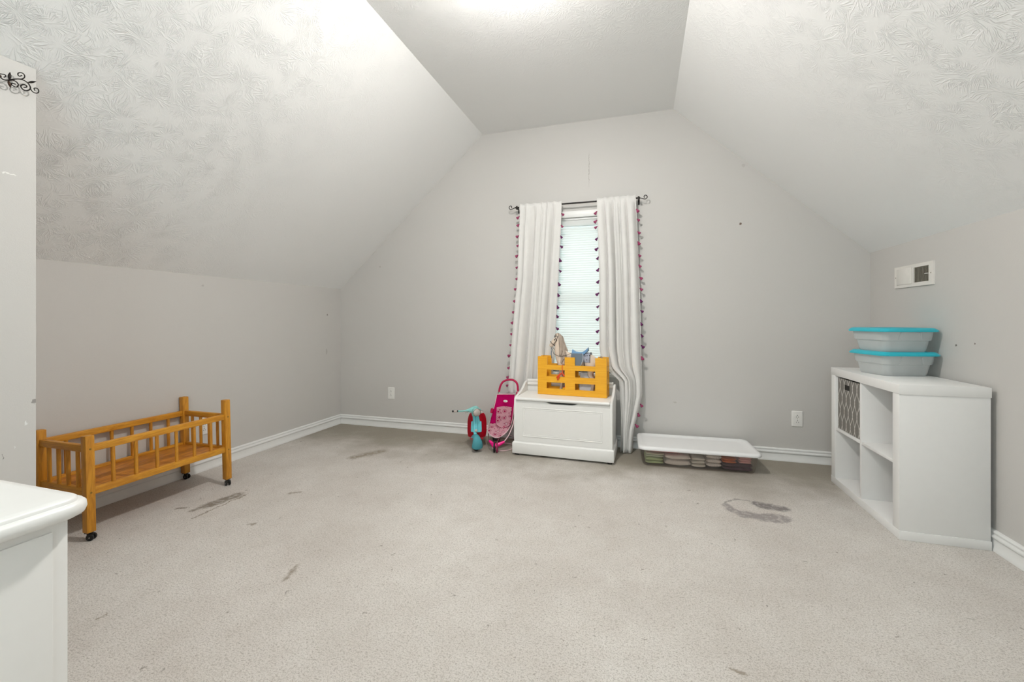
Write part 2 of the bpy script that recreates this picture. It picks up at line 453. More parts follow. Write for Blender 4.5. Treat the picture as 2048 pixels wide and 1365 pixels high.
def lathe(bm, prof, n=16, mat=None):
    """profile of (radius, z) turned about z, then moved by mat"""
    mat = mat or Matrix()
    rings = [[mat @ Vector((r * math.cos(2 * PI * k / n), r * math.sin(2 * PI * k / n), z)) for k in range(n)] for r, z in prof]
    return loft(bm, rings)

def rrect(w, d, r, n=5):
    """rounded rectangle outline centred at 0"""
    out = []
    for cx, cy, a0 in ((w / 2 - r, d / 2 - r, 0), (-w / 2 + r, d / 2 - r, PI / 2), (-w / 2 + r, -d / 2 + r, PI), (w / 2 - r, -d / 2 + r, 1.5 * PI)):
        for k in range(n + 1):
            a = a0 + PI / 2 * k / n
            out.append((cx + r * math.cos(a), cy + r * math.sin(a)))
    return out

def frame_to(p, d):
    """matrix at p with z along d"""
    return Matrix.Translation(Vector(p)) @ Vector(d).to_track_quat('Z', 'Y').to_matrix().to_4x4()

def obj(name, bm, mat, parent=None, smooth=40, loc=None):
    bmesh.ops.recalc_face_normals(bm, faces=bm.faces)
    me = bpy.data.meshes.new(name); bm.to_mesh(me); bm.free()
    me.materials.append(M[mat] if isinstance(mat, str) else mat)
    for p in me.polygons: p.use_smooth = True
    me.set_sharp_from_angle(angle=math.radians(smooth))
    o = bpy.data.objects.new(name, me); C.objects.link(o)
    if parent: o.parent = parent
    if loc: o.location = loc
    return o

def B(): return bmesh.new()

def tag(o, label, cat, group=None):
    o['label'] = label; o['category'] = cat
    if group: o['group'] = group
    return o

def thing(name, label, cat, loc=(0, 0, 0), rz=0, group=None):
    o = bpy.data.objects.new(name, None); C.objects.link(o)
    o.location = loc; o.rotation_euler = (0, 0, rz); o.empty_display_size = .05
    return tag(o, label, cat, group)

def struct(name, bm, mat, parent=None, smooth=30):
    o = obj(name, bm, mat, parent, smooth)
    if parent is None: o['kind'] = 'structure'
    return o

def inst(src, parent, loc=(0, 0, 0), rot=(0, 0, 0), sc=(1, 1, 1)):
    c = src.copy(); C.objects.link(c); c.parent = parent
    c.location = loc; c.rotation_euler = rot; c.scale = sc
    return c

# ------------------------------------------------------------------ the room
T = .10
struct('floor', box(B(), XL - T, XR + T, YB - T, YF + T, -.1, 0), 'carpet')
# gable wall with the window opening
WX0, WX1, WZ0, WZ1 = -.885, -.165, .60, 1.905
bm = B()
prism(bm, [(XL, 0), (WX0, 0), (WX0, HC), (XCL, HC), (XL, HL)], 1, YF, YF + .13)
prism(bm, [(WX1, 0), (XR, 0), (XR, HR), (XCR, HC), (WX1, HC)], 1, YF, YF + .13)
prism(bm, [(WX0, 0), (WX1, 0), (WX1, WZ0), (WX0, WZ0)], 1, YF, YF + .13)
prism(bm, [(WX0, WZ1), (WX1, WZ1), (WX1, HC), (WX0, HC)], 1, YF, YF + .13)
struct('wall_back', bm, 'wall_far')
struct('wall_left', box(B(), XL - T, XL, YB, YF, 0, HL), 'wall_side')
struct('wall_right', box(B(), XR, XR + T, YB, YF, 0, HR), 'wall_side')
bm = B()
zl = HL + (RW0 - XL) * SL; zr = HC - (RW1 - XCR) * SR
prism(bm, [(XP, 0), (RW0, 0), (RW0, HC), (XCL, HC), (XP, ZP)], 1, YB - T, YB)
prism(bm, [(RW1, 0), (XR, 0), (XR, HR), (RW1, zr)], 1, YB - T, YB)
prism(bm, [(RW0, 0), (RW1, 0), (RW1, RWZ0), (RW0, RWZ0)], 1, YB - T, YB)
prism(bm, [(RW0, RWZ1), (RW1, RWZ1), (RW1, zr), (XCR, HC), (RW0, HC)], 1, YB - T, YB)
struct('wall_front', bm, 'wall_far')
bm = B(); prism(bm, [(XL, 0), (XP, 0), (XP, ZP), (XL, HL)], 1, YB, YP)
struct('wall_partition', bm, 'wall_part')
struct('ceiling', box(B(), XCL, XCR, YB - T, YF + .13, HC, HC + .1), 'ceil')
bm = B(); prism(bm, [(XL, HL), (XCL, HC), (XCL, HC + .1), (XL - T, HC + .1), (XL - T, HL)], 1, YB - T, YF + .13)
struct('ceiling_left', bm, 'ceil_l')
bm = B(); prism(bm, [(XR, HR), (XR + T, HR), (XR + T, HC + .1), (XCR, HC + .1), (XCR, HC)], 1, YB - T, YF + .13)
struct('ceiling_right', bm, 'ceil_r')

PROF = [(0, 0), (.018, 0), (.019, .010), (.014, .016), (.013, .054), (.017, .057), (.019, .063), (.018, .070), (.012, .074), (.0115, .078), (.014, .081), (.0135, .087), (.008, .092), (0, .093)]
struct('baseboard_back', prism(B(), [(YF - d, z) for d, z in PROF], 0, XL, XR), 'trim', smooth=50)
struct('baseboard_left', prism(B(), [(XL + d, z) for d, z in PROF], 1, YP, YF - .019), 'trim', smooth=50)
struct('baseboard_right', prism(B(), [(XR - d, z) for d, z in PROF], 1, YB, YF - .019), 'trim', smooth=50)
struct('baseboard_partition', prism(B(), [(XP + d, z) for d, z in PROF], 1, YB, YP), 'trim', smooth=50)
struct('baseboard_front', prism(B(), [(YB + d, z) for d, z in PROF], 0, XP + .019, XR - .019), 'trim', smooth=50)

# ------------------------------------------------------------------ window
win = bpy.data.objects.new('window_1', None); C.objects.link(win); win.location = ((WX0 + WX1) / 2, YF, WZ0); win['kind'] = 'structure'
win['label'] = 'white double hung window behind blind and curtains'
def wbox(name, mat, x0, x1, y0, y1, z0, z1, bev=.003, par=None):
    cx, cy, cz = win.location
    return obj(name, box(B(), x0 - cx, x1 - cx, y0 - cy, y1 - cy, z0 - cz, z1 - cz, bev), mat, par or win)
cw = .055
wbox('casing', 'trim', WX0 - cw, WX0, YF - .018, YF - .001, WZ0, WZ1 + .001)
wbox('casing', 'trim', WX1, WX1 + cw, YF - .018, YF - .001, WZ0, WZ1 + .001)
wbox('casing', 'trim', WX0 - cw, WX1 + cw, YF - .020, YF - .001, WZ1 + .001, WZ1 + cw)
wbox('window_sill', 'trim', WX0 - cw, WX1 + cw, YF - .03, YF + .10, WZ0 - .03, WZ0)
JY = YF + .06
for (a, b) in ((WX0, WX0 + .018), (WX1 - .018, WX1)): wbox('jamb', 'trim', a, b, YF, YF + .13, WZ0, WZ1)
wbox('jamb', 'trim', WX0 + .018, WX1 - .018, YF, YF + .13, WZ1 - .018, WZ1)
MR = 1.235
for (z0, z1, y) in ((WZ0, MR + .02, JY), (MR - .02, WZ1 - .018, JY + .03)):
    cx, cy, cz = win.location
    bm = B(); a, b = WX0 + .018 - cx, WX1 - .018 - cx
    for q in ((a, a + .035, z0, z1), (b - .035, b, z0, z1), (a + .035, b - .035, z0, z0 + .04), (a + .035, b - .035, z1 - .04, z1)):
        box(bm, q[0], q[1], y - cy, y + .028 - cy, q[2] - cz, q[3] - cz)
    sash = obj('sash', bm, 'trim', win)
    g = box(B(), a + .035, b - .035, y + .012 - cy, y + .016 - cy, z0 + .04 - cz, z1 - .04 - cz)
    obj('pane', g, 'glass', sash)

w2_ = bpy.data.objects.new('fill_window', None); C.objects.link(w2_); w2_.location = ((RW0 + RW1) / 2, YB, RWZ0); w2_['kind'] = 'structure'  # unseen window, added as an opening for the rear fill light
hw2, hh2 = (RW1 - RW0) / 2, RWZ1 - RWZ0
for q_ in ((-hw2 - .06, -hw2, 0, hh2), (hw2, hw2 + .06, 0, hh2), (-hw2 - .06, hw2 + .06, hh2, hh2 + .06), (-hw2 - .08, hw2 + .08, -.04, 0)):
    obj('casing', box(B(), q_[0], q_[1], .001, .02, q_[2], q_[3], .003), 'trim', w2_)
for q_ in ((-hw2, -hw2 + .045, 0, hh2), (hw2 - .045, hw2, 0, hh2), (-.025, .025, .045, hh2 - .045), (-hw2 + .045, hw2 - .045, 0, .045), (-hw2 + .045, hw2 - .045, hh2 - .045, hh2)):
    obj('sash', box(B(), q_[0], q_[1], -.07, -.03, q_[2], q_[3], .002), 'trim', w2_)
for a_, b_ in ((-hw2 + .045, -.025), (.025, hw2 - .045)):
    obj('pane', box(B(), a_, b_, -.052, -.048, .045, hh2 - .045), 'glass', w2_)

bl = thing('window_blind', 'white horizontal slat blind lowered in the window between the curtains', 'blind', ((WX0 + WX1) / 2, YF + .03, WZ0))
hw = (WX1 - WX0) / 2 - .022
hz_ = WZ1 - .022 - WZ0
obj('headrail', box(B(), -hw, hw, -.022, .016, hz_ - .03, hz_, .004), 'blind', bl)
obj('valance', box(B(), -hw, hw, -.028, -.023, hz_ - .045, hz_ + .002, .002), 'blind', bl)
pitch = .0195
ns = int((hz_ - .075) / pitch)
bm = B()
ring = []
for k in range(7):
    t = k / 6 - .5
    ring.append((t * .025, .0034 * (1 - 4 * t * t)))
poly = ring + [(y, z - .0006) for y, z in reversed(ring)]
loft(bm, [[(x, y, z) for y, z in poly] for x in (-hw + .002, hw - .002)])
slat0 = obj('slat', bm, 'blind', bl)
for k in range(ns):
    z = hz_ - .062 - k * pitch
    if k == 0: slat0.location = (0, 0, z); slat0.rotation_euler = (math.radians(66), 0, 0)
    else: inst(slat0, bl, (0, 0, z), (math.radians(66), 0, 0))
zb = hz_ - .062 - ns * pitch
obj('bottom_rail', box(B(), -hw, hw, -.012, .012, zb - .012, zb + .002, .003), 'blind', bl)
for x in (-.2, .2):
    obj('ladder_cord', tube(B(), [(x, -.014, hz_ - .03), (x, -.014, zb)], .0009, 5), 'trim', bl)

# ------------------------------------------------------------------ ceiling lamp (above the frame) lights the room
cl = thing('ceiling_light', 'round flush ceiling light with glowing glass dome on the flat ceiling', 'lamp', (-.56, 1.76, HC))
obj('base_plate', lathe(B(), [(.075, 0), (.080, -.006), (.080, -.014), (.060, -.022), (.061, -.096), (.058, -.097), (.0545, -.090), (.050, -.036)], 32), 'trim', cl)
obj('glass_dome', lathe(B(), [(.049, -.037), (.0505, -.060), (.052, -.080), (.047, -.105), (.033, -.125), (.016, -.135), (.004, -.138)], 32), 'glow', cl)
obj('finial', lathe(B(), [(.005, -.1385), (.006, -.143), (.003, -.148), (.001, -.149)], 12), 'chrome', cl)

# ------------------------------------------------------------------ curtain rod and curtains
RY, RZ = YF - .068, 2.012
rod = thing('curtain_rod', 'thin black iron curtain rod with scrolled ends above the window', 'curtain rod', (-.53, RY, RZ))
obj('pole', tube(B(), [(-.51, 0, 0), (.50, 0, 0)], .0065, 10), 'iron', rod)
def curl(sgn):
    pts = [(0, 0, 0), (.014, 0, -.001), (.03, 0, -.006)]
    ctr = Vector((.052, 0, .006))
    for k in range(15):
        a = -PI * .62 + k * .43; r = .018 * (1 - k / 24)
        pts.append((ctr.x + r * math.cos(a), 0, ctr.z + r * math.sin(a)))
    return [(sgn * p[0], p[1], p[2]) for p in spline(pts, 3)]
for sgn, x in ((-1, -.51), (1, .50)):
    fi = obj('finial', tube(B(), [(x + p[0], p[1], p[2]) for p in curl(sgn)], .0033, 8), 'iron', rod)
    obj('collar', lathe(B(), [(.006, 0), (.0085, .004), (.006, .008), (.0065, .014)], 12, frame_to((x, 0, 0), (sgn, 0, 0))), 'iron', fi)
for x in (-.505, .502):
    bm = B(); box(bm, x - .007, x + .007, .060, .066, -.038, .012, .001); box(bm, x - .005, x + .005, -.006, .06, -.012, -.004, .001); box(bm, x - .007, x + .007, -.009, -.0066, -.020, .012, .001)
    obj('bracket', bm, 'iron', rod)

def lerp_tab(tab, z):
    for (z0, v0), (z1, v1) in zip(tab, tab[1:]):
        if z0 >= z >= z1:
            t = (z0 - z) / (z0 - z1); t = t * t * (3 - 2 * t) if False else t
            return v0 + (v1 - v0) * t
    return tab[-1][1] if z < tab[-1][0] else tab[0][1]

tsrc = {}
def tassel_mesh():
    bm = B()
    lathe(bm, [(.001, .0), (.0045, -.001), (.0055, -.005), (.0045, -.008), (.0075, -.013), (.0115, -.022), (.0125, -.027), (.009, -.030), (.001, -.031)], 10)
    return bm

def curtain(label, left, right, yc, amp, pleats, phase, zbot, tass):
    """tables are (z, value) from the top down"""
    x0 = (lerp_tab(left, 1.5) + lerp_tab(right, 1.5)) / 2
    root = thing('curtain', label, 'curtain', (x0, RY, zbot), 0, 'white curtains with tassel trim')
    nz, nx = 70, 120
    top = RZ + .022
    def P(s, z):
        xl, xr = lerp_tab(left, z), lerp_tab(right, z)
        a = lerp_tab(amp, z)
        drift = .05 * math.sin(2.1 * z + phase) + .04 * math.sin(4.7 * z + phase * 2)
        ph = 2 * PI * (pleats * (s + .035 * math.sin(2 * PI * s * 1.5 + phase)) + drift) + phase
        wv = 1.9 * abs(math.sin(ph / 2)) ** .75 - 1 + .45 * math.sin(.63 * ph + 1.7 + .6 * z) + .18 * math.sin(2.3 * ph + 1.1 + z)
        x = xl + (xr - xl) * s + .35 * a * math.cos(ph)
        y = lerp_tab(yc, z) - a * wv
        if z > RZ - .03:                            # gathered on the rod
            f = min(1, (z - (RZ - .03)) / .02)
            y = y * (1 - f) + (RY - .0145 - .005 * math.sin(ph)) * f
        return Vector((x, min(y, YF - .006), z))
    zs = [top - (top - zbot) * (k / nz) ** 1.0 for k in range(nz + 1)]
    O = Vector((x0, RY, zbot))
    bm = B()
    g = [[bm.verts.new(P(i / nx, z) + Vector((0, 0, .0022 * math.sin(i * .33) if k == 0 else 0)) - O) for i in range(nx + 1)] for k, z in enumerate(zs)]
    for k in range(nz):
        for i in range(nx): bm.faces.new((g[k][i], g[k][i + 1], g[k + 1][i + 1], g[k + 1][i]))
    o = obj('panel', bm, 'curtain', root, 180)
    sm = o.modifiers.new('thick', 'SOLIDIFY'); sm.thickness = .0022; sm.offset = 0
    for s_edge, name, sg in ((0.0, 'left', -1), (1.0, 'right', 1)):
        line = [P(s_edge, z) - O for z in [top - .03 - (top - .05 - zbot) * k / 60 for k in range(61)]]
        obj('edge_binding', tube(B(), line, .0016, 5), 'curtain', root)
    # tassels: (edge, z, outward tilt, colour)
    for s_edge, z, tilt, mk in tass:
        p = P(s_edge, z) - O
        sg = -1 if s_edge == 0 else 1
        if mk not in tsrc:
            tsrc[mk] = obj('tassel', tassel_mesh(), 'tassel_' + mk, root, 60); t = tsrc[mk]
        else:
            t = inst(tsrc[mk], root)
        k = random.uniform(.85, 1.1)
        t.location = p + Vector((sg * .001, -.004, 0)); t.scale = (k, k, k)
        t.rotation_euler = (random.uniform(-.3, .3), -sg * tilt, random.uniform(0, 6))
        # keep the tilt about the room's depth axis whatever the spin
        t.rotation_euler = (Matrix.Rotation(-sg * tilt, 3, 'Y') @ Matrix.Rotation(random.uniform(0, 6), 3, 'Z')).to_euler()
    return root

def zof(v, Y=YF - .07, u=1100): return at(u, v, Y).z
tl = []
for v in (437, 452, 475, 493, 514, 537, 559, 580, 603, 626, 646, 669, 692, 714, 737, 756, 774): tl.append((0.0, zof(v, u=1030) + .015, random.uniform(.75, 1.25), 'r'))
for v in (431, 454, 475, 495, 520, 543, 568, 590, 614, 633, 658): tl.append((1.0, zof(v, u=1115) + .012, random.uniform(.3, .9), 'p' if v > 460 else 'r'))
tr = []
for v in (427, 445, 457, 480, 500, 518, 541, 565, 590, 615, 639, 664, 687): tr.append((0.0, zof(v, u=1196) + .015, random.uniform(.5, 1.1), 'p' if v > 460 else 'r'))
for v in (420, 440, 465, 485, 511, 532, 557, 579, 602, 624, 648, 672, 694, 716, 810, 828, 850): tr.append((1.0, zof(v, u=1280) + .012, random.uniform(.3, 1.0), 'r' if v < 600 or v > 700 else 'p'))
curtain('white curtain with tassel trim beside the pink doll stroller', [(2.05, -1.012), (1.4, -1.03), (.96, -1.075), (.5, -1.11), (0, -1.125)],
        [(2.05, -.645), (1.4, -.683), (.96, -.708), (.5, -.74), (0, -.78)], [(2.05, RY - .012), (1.9, RY - .004), (0, RY + .012)], [(2.05, .006), (1.85, .019), (1.2, .026), (0, .026)], 6.0, .4, .02, tl)
curtain('white curtain with tassel trim falling beside the long lidded box', [(2.05, -.352), (1.4, -.327), (.8, -.322), (.66, -.29), (.565, -.165), (.3, -.150), (0, -.148)],
        [(2.05, -.054), (1.85, -.050), (1.05, -.022), (.45, -.010), (.3, -.045), (.18, -.075), (0, -.085)], [(2.05, RY - .012), (1.9, RY - .004), (.8, RY - .005), (.45, RY - .03), (0, 3.475)], [(2.05, .006), (1.85, .022), (1.2, .028), (.5, .028), (.2, .030), (0, .036)], 5.0, 1.7, .006, tr)

# ------------------------------------------------------------------ doll crib
cx, cy = -2.688, 1.722
crib = thing('doll_crib', 'amber pine doll crib with spindle sides on black casters against left wall', 'doll crib', (cx, cy, 0))
CXF, CXB, CY0, CY1 = -2.507, -2.866, 1.352, 2.055
ps = .018
LEAN = -.032
def lean(bm):                                     # the loose frame sags slightly towards the wall
    for v in bm.verts: v.co = Vector((v.co.x + LEAN * max(0, v.co.z - .04) - cx, v.co.y - cy, v.co.z))
    return bm
post_at = {}
for x in (CXF, CXB):
    for y in (CY0, CY1):
        ztop = .495 if y == CY0 else .538
        bm = box(B(), x - ps, x + ps, y - ps, y + ps, .040, ztop, .003)
        post_at[(x, y)] = obj('post', lean(bm), 'pine_z', crib)
for z0, z1, nm in ((.416, .449, 'top_rail'), (.211, .245, 'bottom_rail')):
    for x in (CXF, CXB):
        obj(nm, lean(box(B(), x - .011, x + .011, CY0 + ps, CY1 - ps, z0, z1, .003)), 'pine_y', crib)
    for y in (CY0, CY1):
        obj(nm, lean(box(B(), CXB + ps, CXF - ps, y - .011, y + .011, z0, z1, .003)), 'pine_x', crib)
obj('mattress_board', lean(box(B(), CXB + .013, CXF - .013, CY0 + .013, CY1 - .013, .222, .232, .001)), 'board', crib)
for x in (CXF, CXB):
    for k in range(6):
        y = CY0 + (CY1 - CY0) * (k + 1) / 7
        obj('spindle', lean(tube(B(), [(x, y, .244), (x, y, .417)], .0085, 10)), 'pine_z', crib)
for y in (CY0, CY1):
    for k in range(4):
        x = CXB + (CXF - CXB) * (k + 1) / 5
        obj('spindle', lean(tube(B(), [(x, y, .244), (x, y, .417)], .0085, 10)), 'pine_z', crib)
for z in (.432, .226):
    for y in (CY0, CY1):
        obj('bolt', lean(lathe(B(), [(.005, 0), (.005, .001), (.003, .002), (.001, .002)], 10, frame_to((CXF + ps - .0004, y, z), (1, 0, 0)))), 'screw', post_at[(CXF, y)])
for i, (x, y) in enumerate(post_at):
    ca = B(); ox, oy = x - cx, y - cy
    ang = (.5, -.4, 1.2, .2)[i]
    mt = Matrix.Translation((ox, oy, 0)) @ Matrix.Rotation(ang, 4, 'Z')
    tmp = B(); box(tmp, -.014, .014, -.014, .014, .036, .0398, .001); box(tmp, -.010, .016, -.0045, .0045, .014, .036, .002)
    tmp.transform(mt); me_ = bpy.data.meshes.new('t'); tmp.to_mesh(me_); tmp.free(); ca.from_mesh(me_)
    cas = obj('caster', ca, 'black', crib)
    for s in (-1, 1):
        wv = lathe(B(), [(.004, -.0045), (.0145, -.0045), (.016, -.003), (.016, .003), (.0145, .0045), (.004, .0045)], 18, mt @ frame_to((.008, s * .0095, .0163), (0, 1, 0)))
        wh = obj('wheel', wv, 'rubber', cas)
        obj('hub', lathe(B(), [(.0035, 0), (.003, .001), (.001, .0014)], 8, mt @ frame_to((.008, s * .0141, .0163), (0, s, 0))), 'chrome', cas)

# ------------------------------------------------------------------ white dresser in the near corner
dr = thing('dresser', 'white painted dresser with thick rounded moulded top standing nearest the bare partition', 'dresser', (-1.25, .08, 0))
ox, oy = 1.25, -.08
DX0, DX1, DY0, DY1 = -1.47, -1.013, -.36, .515
obj('body', box(B(), DX0 + ox, DX1 + ox, DY0 + oy, DY1 + oy, .04, .684, .003), 'white', dr)
obj('plinth', box(B(), DX0 + ox, DX1 + ox - .02, DY0 + oy + .02, DY1 + oy - .02, .0, .04), 'white', dr)
bm = B()
cxd, cyd = (DX0 - .01 - .988) / 2 + ox, (DY0 - .03 + .548) / 2 + oy
Wd, Dd = (-.988 - DX0 + .01), (.548 - DY0 + .03)
rings = []
for ins, z in ((.030, .684), (.012, .684), (.003, .689), (0, .697), (.001, .706), (.006, .711), (.012, .712), (.013, .7165), (.017, .720), (.030, .721)):
    rr = max(.012, .045 - ins)
    rings.append([(cxd + x, cyd + y, z) for x, y in rrect(Wd - 2 * ins, Dd - 2 * ins, rr, 8)])
loft(bm, rings)
obj('top', bm, 'white', dr, 60)
for y0, y1 in ((DY0 + .025, .066), (.070, .4925)):
    d = obj('door', box(B(), DX1 + ox - .001, DX1 + ox + .004, y0 + oy, y1 + oy, .07, .668, .002), 'white', dr)
    yk = y1 - .04 if y0 < 0 else y0 + .04
    obj('knob', lathe(B(), [(.006, 0), (.006, .012), (.014, .018), (.015, .024), (.010, .029), (.001, .030)], 16, frame_to((DX1 + ox + .004, yk + oy, .36), (1, 0, 0))), 'chrome', d)

# ------------------------------------------------------------------ iron scroll ornament on the partition
orn = thing('wall_scroll', 'dark iron leafy scroll ornament hung high on the partition wall', 'wall decoration', (XP + .03, .93, 1.90))
def op(u, v):                                     # photo pixel -> point in the ornament's own plane, 3 cm off the wall
    r = (u - 1024) / FPX; z = (VH - v) / FPX; c, s = math.cos(YAW), math.sin(YAW)
    dx, dy = r * c - s, r * s + c; t = (XP + .03) / dx
    return Vector((0, t * dy - .93, H + t * z - 1.90))
def cp(x, y): return op(x / 11.38, 100 + y / 11.38)
def vine(pts, r=.0017):
    obj('stem', tube(B(), spline([cp(*p) for p in pts], 6), r, 7), 'iron', orn)
vine([(-60, 560), (0, 610), (60, 665), (130, 685), (200, 682), (320, 665), (440, 662), (540, 690), (630, 750), (685, 830), (690, 880), (660, 912), (600, 925), (530, 905), (480, 850), (480, 810), (530, 788), (590, 805), (610, 835), (590, 850), (540, 850)], .0019)
vine([(440, 662), (500, 660), (550, 635), (562, 590), (530, 540), (470, 515), (415, 530), (410, 570), (445, 598), (500, 580)])
vine([(200, 690), (290, 690), (370, 725), (415, 790), (390, 840), (335, 838), (270, 795), (262, 760), (310, 765), (350, 782)])
vine([(685, 840), (705, 905), (755, 960), (825, 985), (875, 965), (880, 920), (850, 878), (800, 868), (775, 885), (800, 930)])
vine([(-60, 530), (30, 548), (100, 560), (132, 590), (110, 615), (85, 618)])
def leaf(a, b, wd, mat):
    a, b = cp(*a), cp(*b); d = b - a; n = Vector((0, -d.z, d.y)).normalized()
    bm = B(); rows = []
    for k in range(9):
        t = k / 8; w_ = wd * math.sin(PI * min(1, max(.02, t)) ** .85) + .0002
        c = a + d * t
        rows.append([c - n * w_, c + Vector((.0035 * math.sin(PI * t), 0, 0)), c + n * w_, c + Vector((-.001, 0, 0))])
    loft(bm, rows); obj('leaf', bm, mat, orn, 80)
leaf((205, 680), (232, 500), .0046, 'iron'); leaf((190, 690), (245, 870), .0046, 'bronze'); leaf((630, 745), (832, 715), .0036, 'iron'); leaf((-40, 590), (40, 590), .006, 'bronze')
obj('hanger', tube(B(), [Vector((-.0295, cp(330, 665).y, cp(330, 665).z)), Vector((0, cp(330, 665).y, cp(330, 665).z))], .0022, 6), 'iron', orn)

# ------------------------------------------------------------------ wall register and outlets
vt = thing('wall_vent', 'white metal wall register with dark louvered half above the shelf', 'vent', (XR, 3.10, 1.306))
VW, VHt = .187, .065
bm = B()
def ring_frame(bm, y0, y1, z0, z1, iy0, iy1, iz0, iz1, d0, d1):
    for q in ((y0, iy0, z0, z1), (iy1, y1, z0, z1), (iy0, iy1, z0, iz0), (iy0, iy1, iz1, z1)):
        box(bm, -d1, -d0, q[0], q[1], q[2], q[3])
ring_frame(bm, -VW, VW, -VHt, VHt, -.150, -.012, -.043, .045, 0, .009)
obj('face_plate', bm, 'vent', vt)
obj('blank_panel', box(B(), -.012, -.009, .004, .160, -.048, .050, .002), 'vent', vt)
obj('duct', box(B(), -.0015, -.0005, -.150, -.012, -.043, .045), 'dark', vt)
lv = obj('louver', box(B(), -.004, .004, -.0012, .0012, -.043, .045), 'louver', vt)
for k in range(11):
    y = -.142 + k * .0122
    if k == 0: lv.location = (-.006, y, 0); lv.rotation_euler = (0, 0, .75)
    else: inst(lv, vt, (-.006, y, 0), (0, 0, .75))
obj('lever', box(B(), -.018, -.006, -.148, -.128, -.003, .002, .001), 'vent', vt)
for y in (-.168, .172):
    obj('screw', lathe(B(), [(.004, 0), (.0035, .001), (.001, .0015)], 8, frame_to((-.0088, y, 0), (-1, 0, 0))), 'louver', vt)

def outlet(label, loc, rz, kind):
    t = thing('wall_outlet', label, 'outlet', loc, rz, 'white wall outlets')
    bm = B(); rings = []
    for ins, y in ((0, 0), (0, -.003), (.003, -.0055), (.006, -.006)):
        rings.append([(x, y, z) for x, z in rrect(.072 - 2 * ins, .114 - 2 * ins, .004, 3)])
    loft(bm, rings); obj('cover_plate', bm, 'outlet', t, 60)
    for s in (-1, 1):
        f = obj('socket', lathe(B(), [(.0165, 0), (.016, .0015), (.001, .0016)], 20, Matrix.Translation((0, -.006, s * .0195)) @ Matrix.Rotation(PI / 2, 4, 'X')), 'outlet', t)
        bm = B()
        for x in (-.0065, .0065): box(bm, x - .0012, x + .0012, -.0082, -.0077, s * .0195 - .0085, s * .0195 - .001)
        lathe(bm, [(.0027, 0), (.0027, .0005)], 10, Matrix.Translation((0, -.0077, s * .0195 + .0075)) @ Matrix.Rotation(PI / 2, 4, 'X'))
        obj('slot', bm, 'hole', f)
    obj('screw', lathe(B(), [(.003, 0), (.002, .0008)], 8, Matrix.Translation((0, -.006, 0)) @ Matrix.Rotation(PI / 2, 4, 'X')), 'louver', t)
outlet('white duplex outlet on the gable wall between the corner and the toy scooter', (-2.322, YF, .332), 0, 0)
outlet('white duplex outlet on the gable wall between long box and shelf', (1.087, YF, .316), 0, 0)
outlet('white duplex outlet on the left wall seen through the crib spindles', (XL, 2.204, .305), PI / 2, 0)

# ------------------------------------------------------------------ cube shelf, fabric drawer, tubs
sx0, sx1, sy0, sy1, sz = 1.168, 1.511, 2.478, 3.247, .738
sh = thing('cube_shelf', 'white laminate four cube shelf unit against the right wall', 'shelf', ((sx0 + sx1) / 2, (sy0 + sy1) / 2, 0))
def sb(name, x0, x1, y0, y1, z0, z1, mat='shelfw', bev=.0015):
    l = sh.location
    return obj(name, box(B(), x0 - l.x, x1 - l.x, y0 - l.y, y1 - l.y, z0, z1, bev), mat, sh)
sb('top', sx0, sx1, sy0, sy1, .691, sz)
sb('base', sx0, sx1, sy0, sy1, 0, .042)
sb('side_panel', sx0 + .001, sx1 - .002, sy0 + .003, sy0 + .060, .042, .691)
sb('side_panel', sx0 + .001, sx1 - .002, sy1 - .060, sy1 - .003, .042, .691)
ym = 2.866
sb('divider', sx0 + .004, sx1 - .012, ym - .009, ym + .009, .042, .691)
sb('middle_shelf', sx0 + .006, sx1 - .012, sy0 + .060, ym - .009, .345, .362)
sb('middle_shelf', sx0 + .006, sx1 - .012, ym + .009, sy1 - .060, .345, .362)
sb('back_panel', sx1 - .012, sx1 - .006, sy0 + .060, sy1 - .060, .042, .691, bev=0)
fd0, fd1, fz0, fz1 = ym + .013, sy1 - .068, .3635, .680
fd = thing('fabric_drawer', 'grey fabric storage bin with white lattice print inside the shelf cubby', 'fabric bin', (1.19, (fd0 + fd1) / 2, fz0))
l = fd.location
bm = B(); w2, hh = (fd1 - fd0) / 2, fz1 - fz0
def bx_(x0, x1, y0, y1, z0, z1): box(bm, x0, x1, y0, y1, z0, z1, .002)
hy0, hy1, hz0, hz1 = -.005, .055, hh - .062, hh - .032
fx0 = -.008
for q in ((-w2, hy0, 0, hh), (hy1, w2, 0, hh), (hy0, hy1, 0, hz0), (hy0, hy1, hz1, hh)):
    box(bm, fx0, fx0 + .006, q[0], q[1], q[2], q[3])
obj('front', bm, 'lattice', fd)
bm = B()
for q in ((fx0 + .006, .29, -w2, -w2 + .004, 0, hh), (fx0 + .006, .29, w2 - .004, w2, 0, hh), (.286, .29, -w2 + .004, w2 - .004, 0, hh), (fx0 + .006, .286, -w2 + .004, w2 - .004, 0, .004)): box(bm, *q)
obj('walls', bm, 'lattice', fd)
bm = B(); box(bm, fx0 - .0012, fx0 + .002, hy0, hy1, hz0, hz1); obj('handle_insert', bm, 'dark', fd)

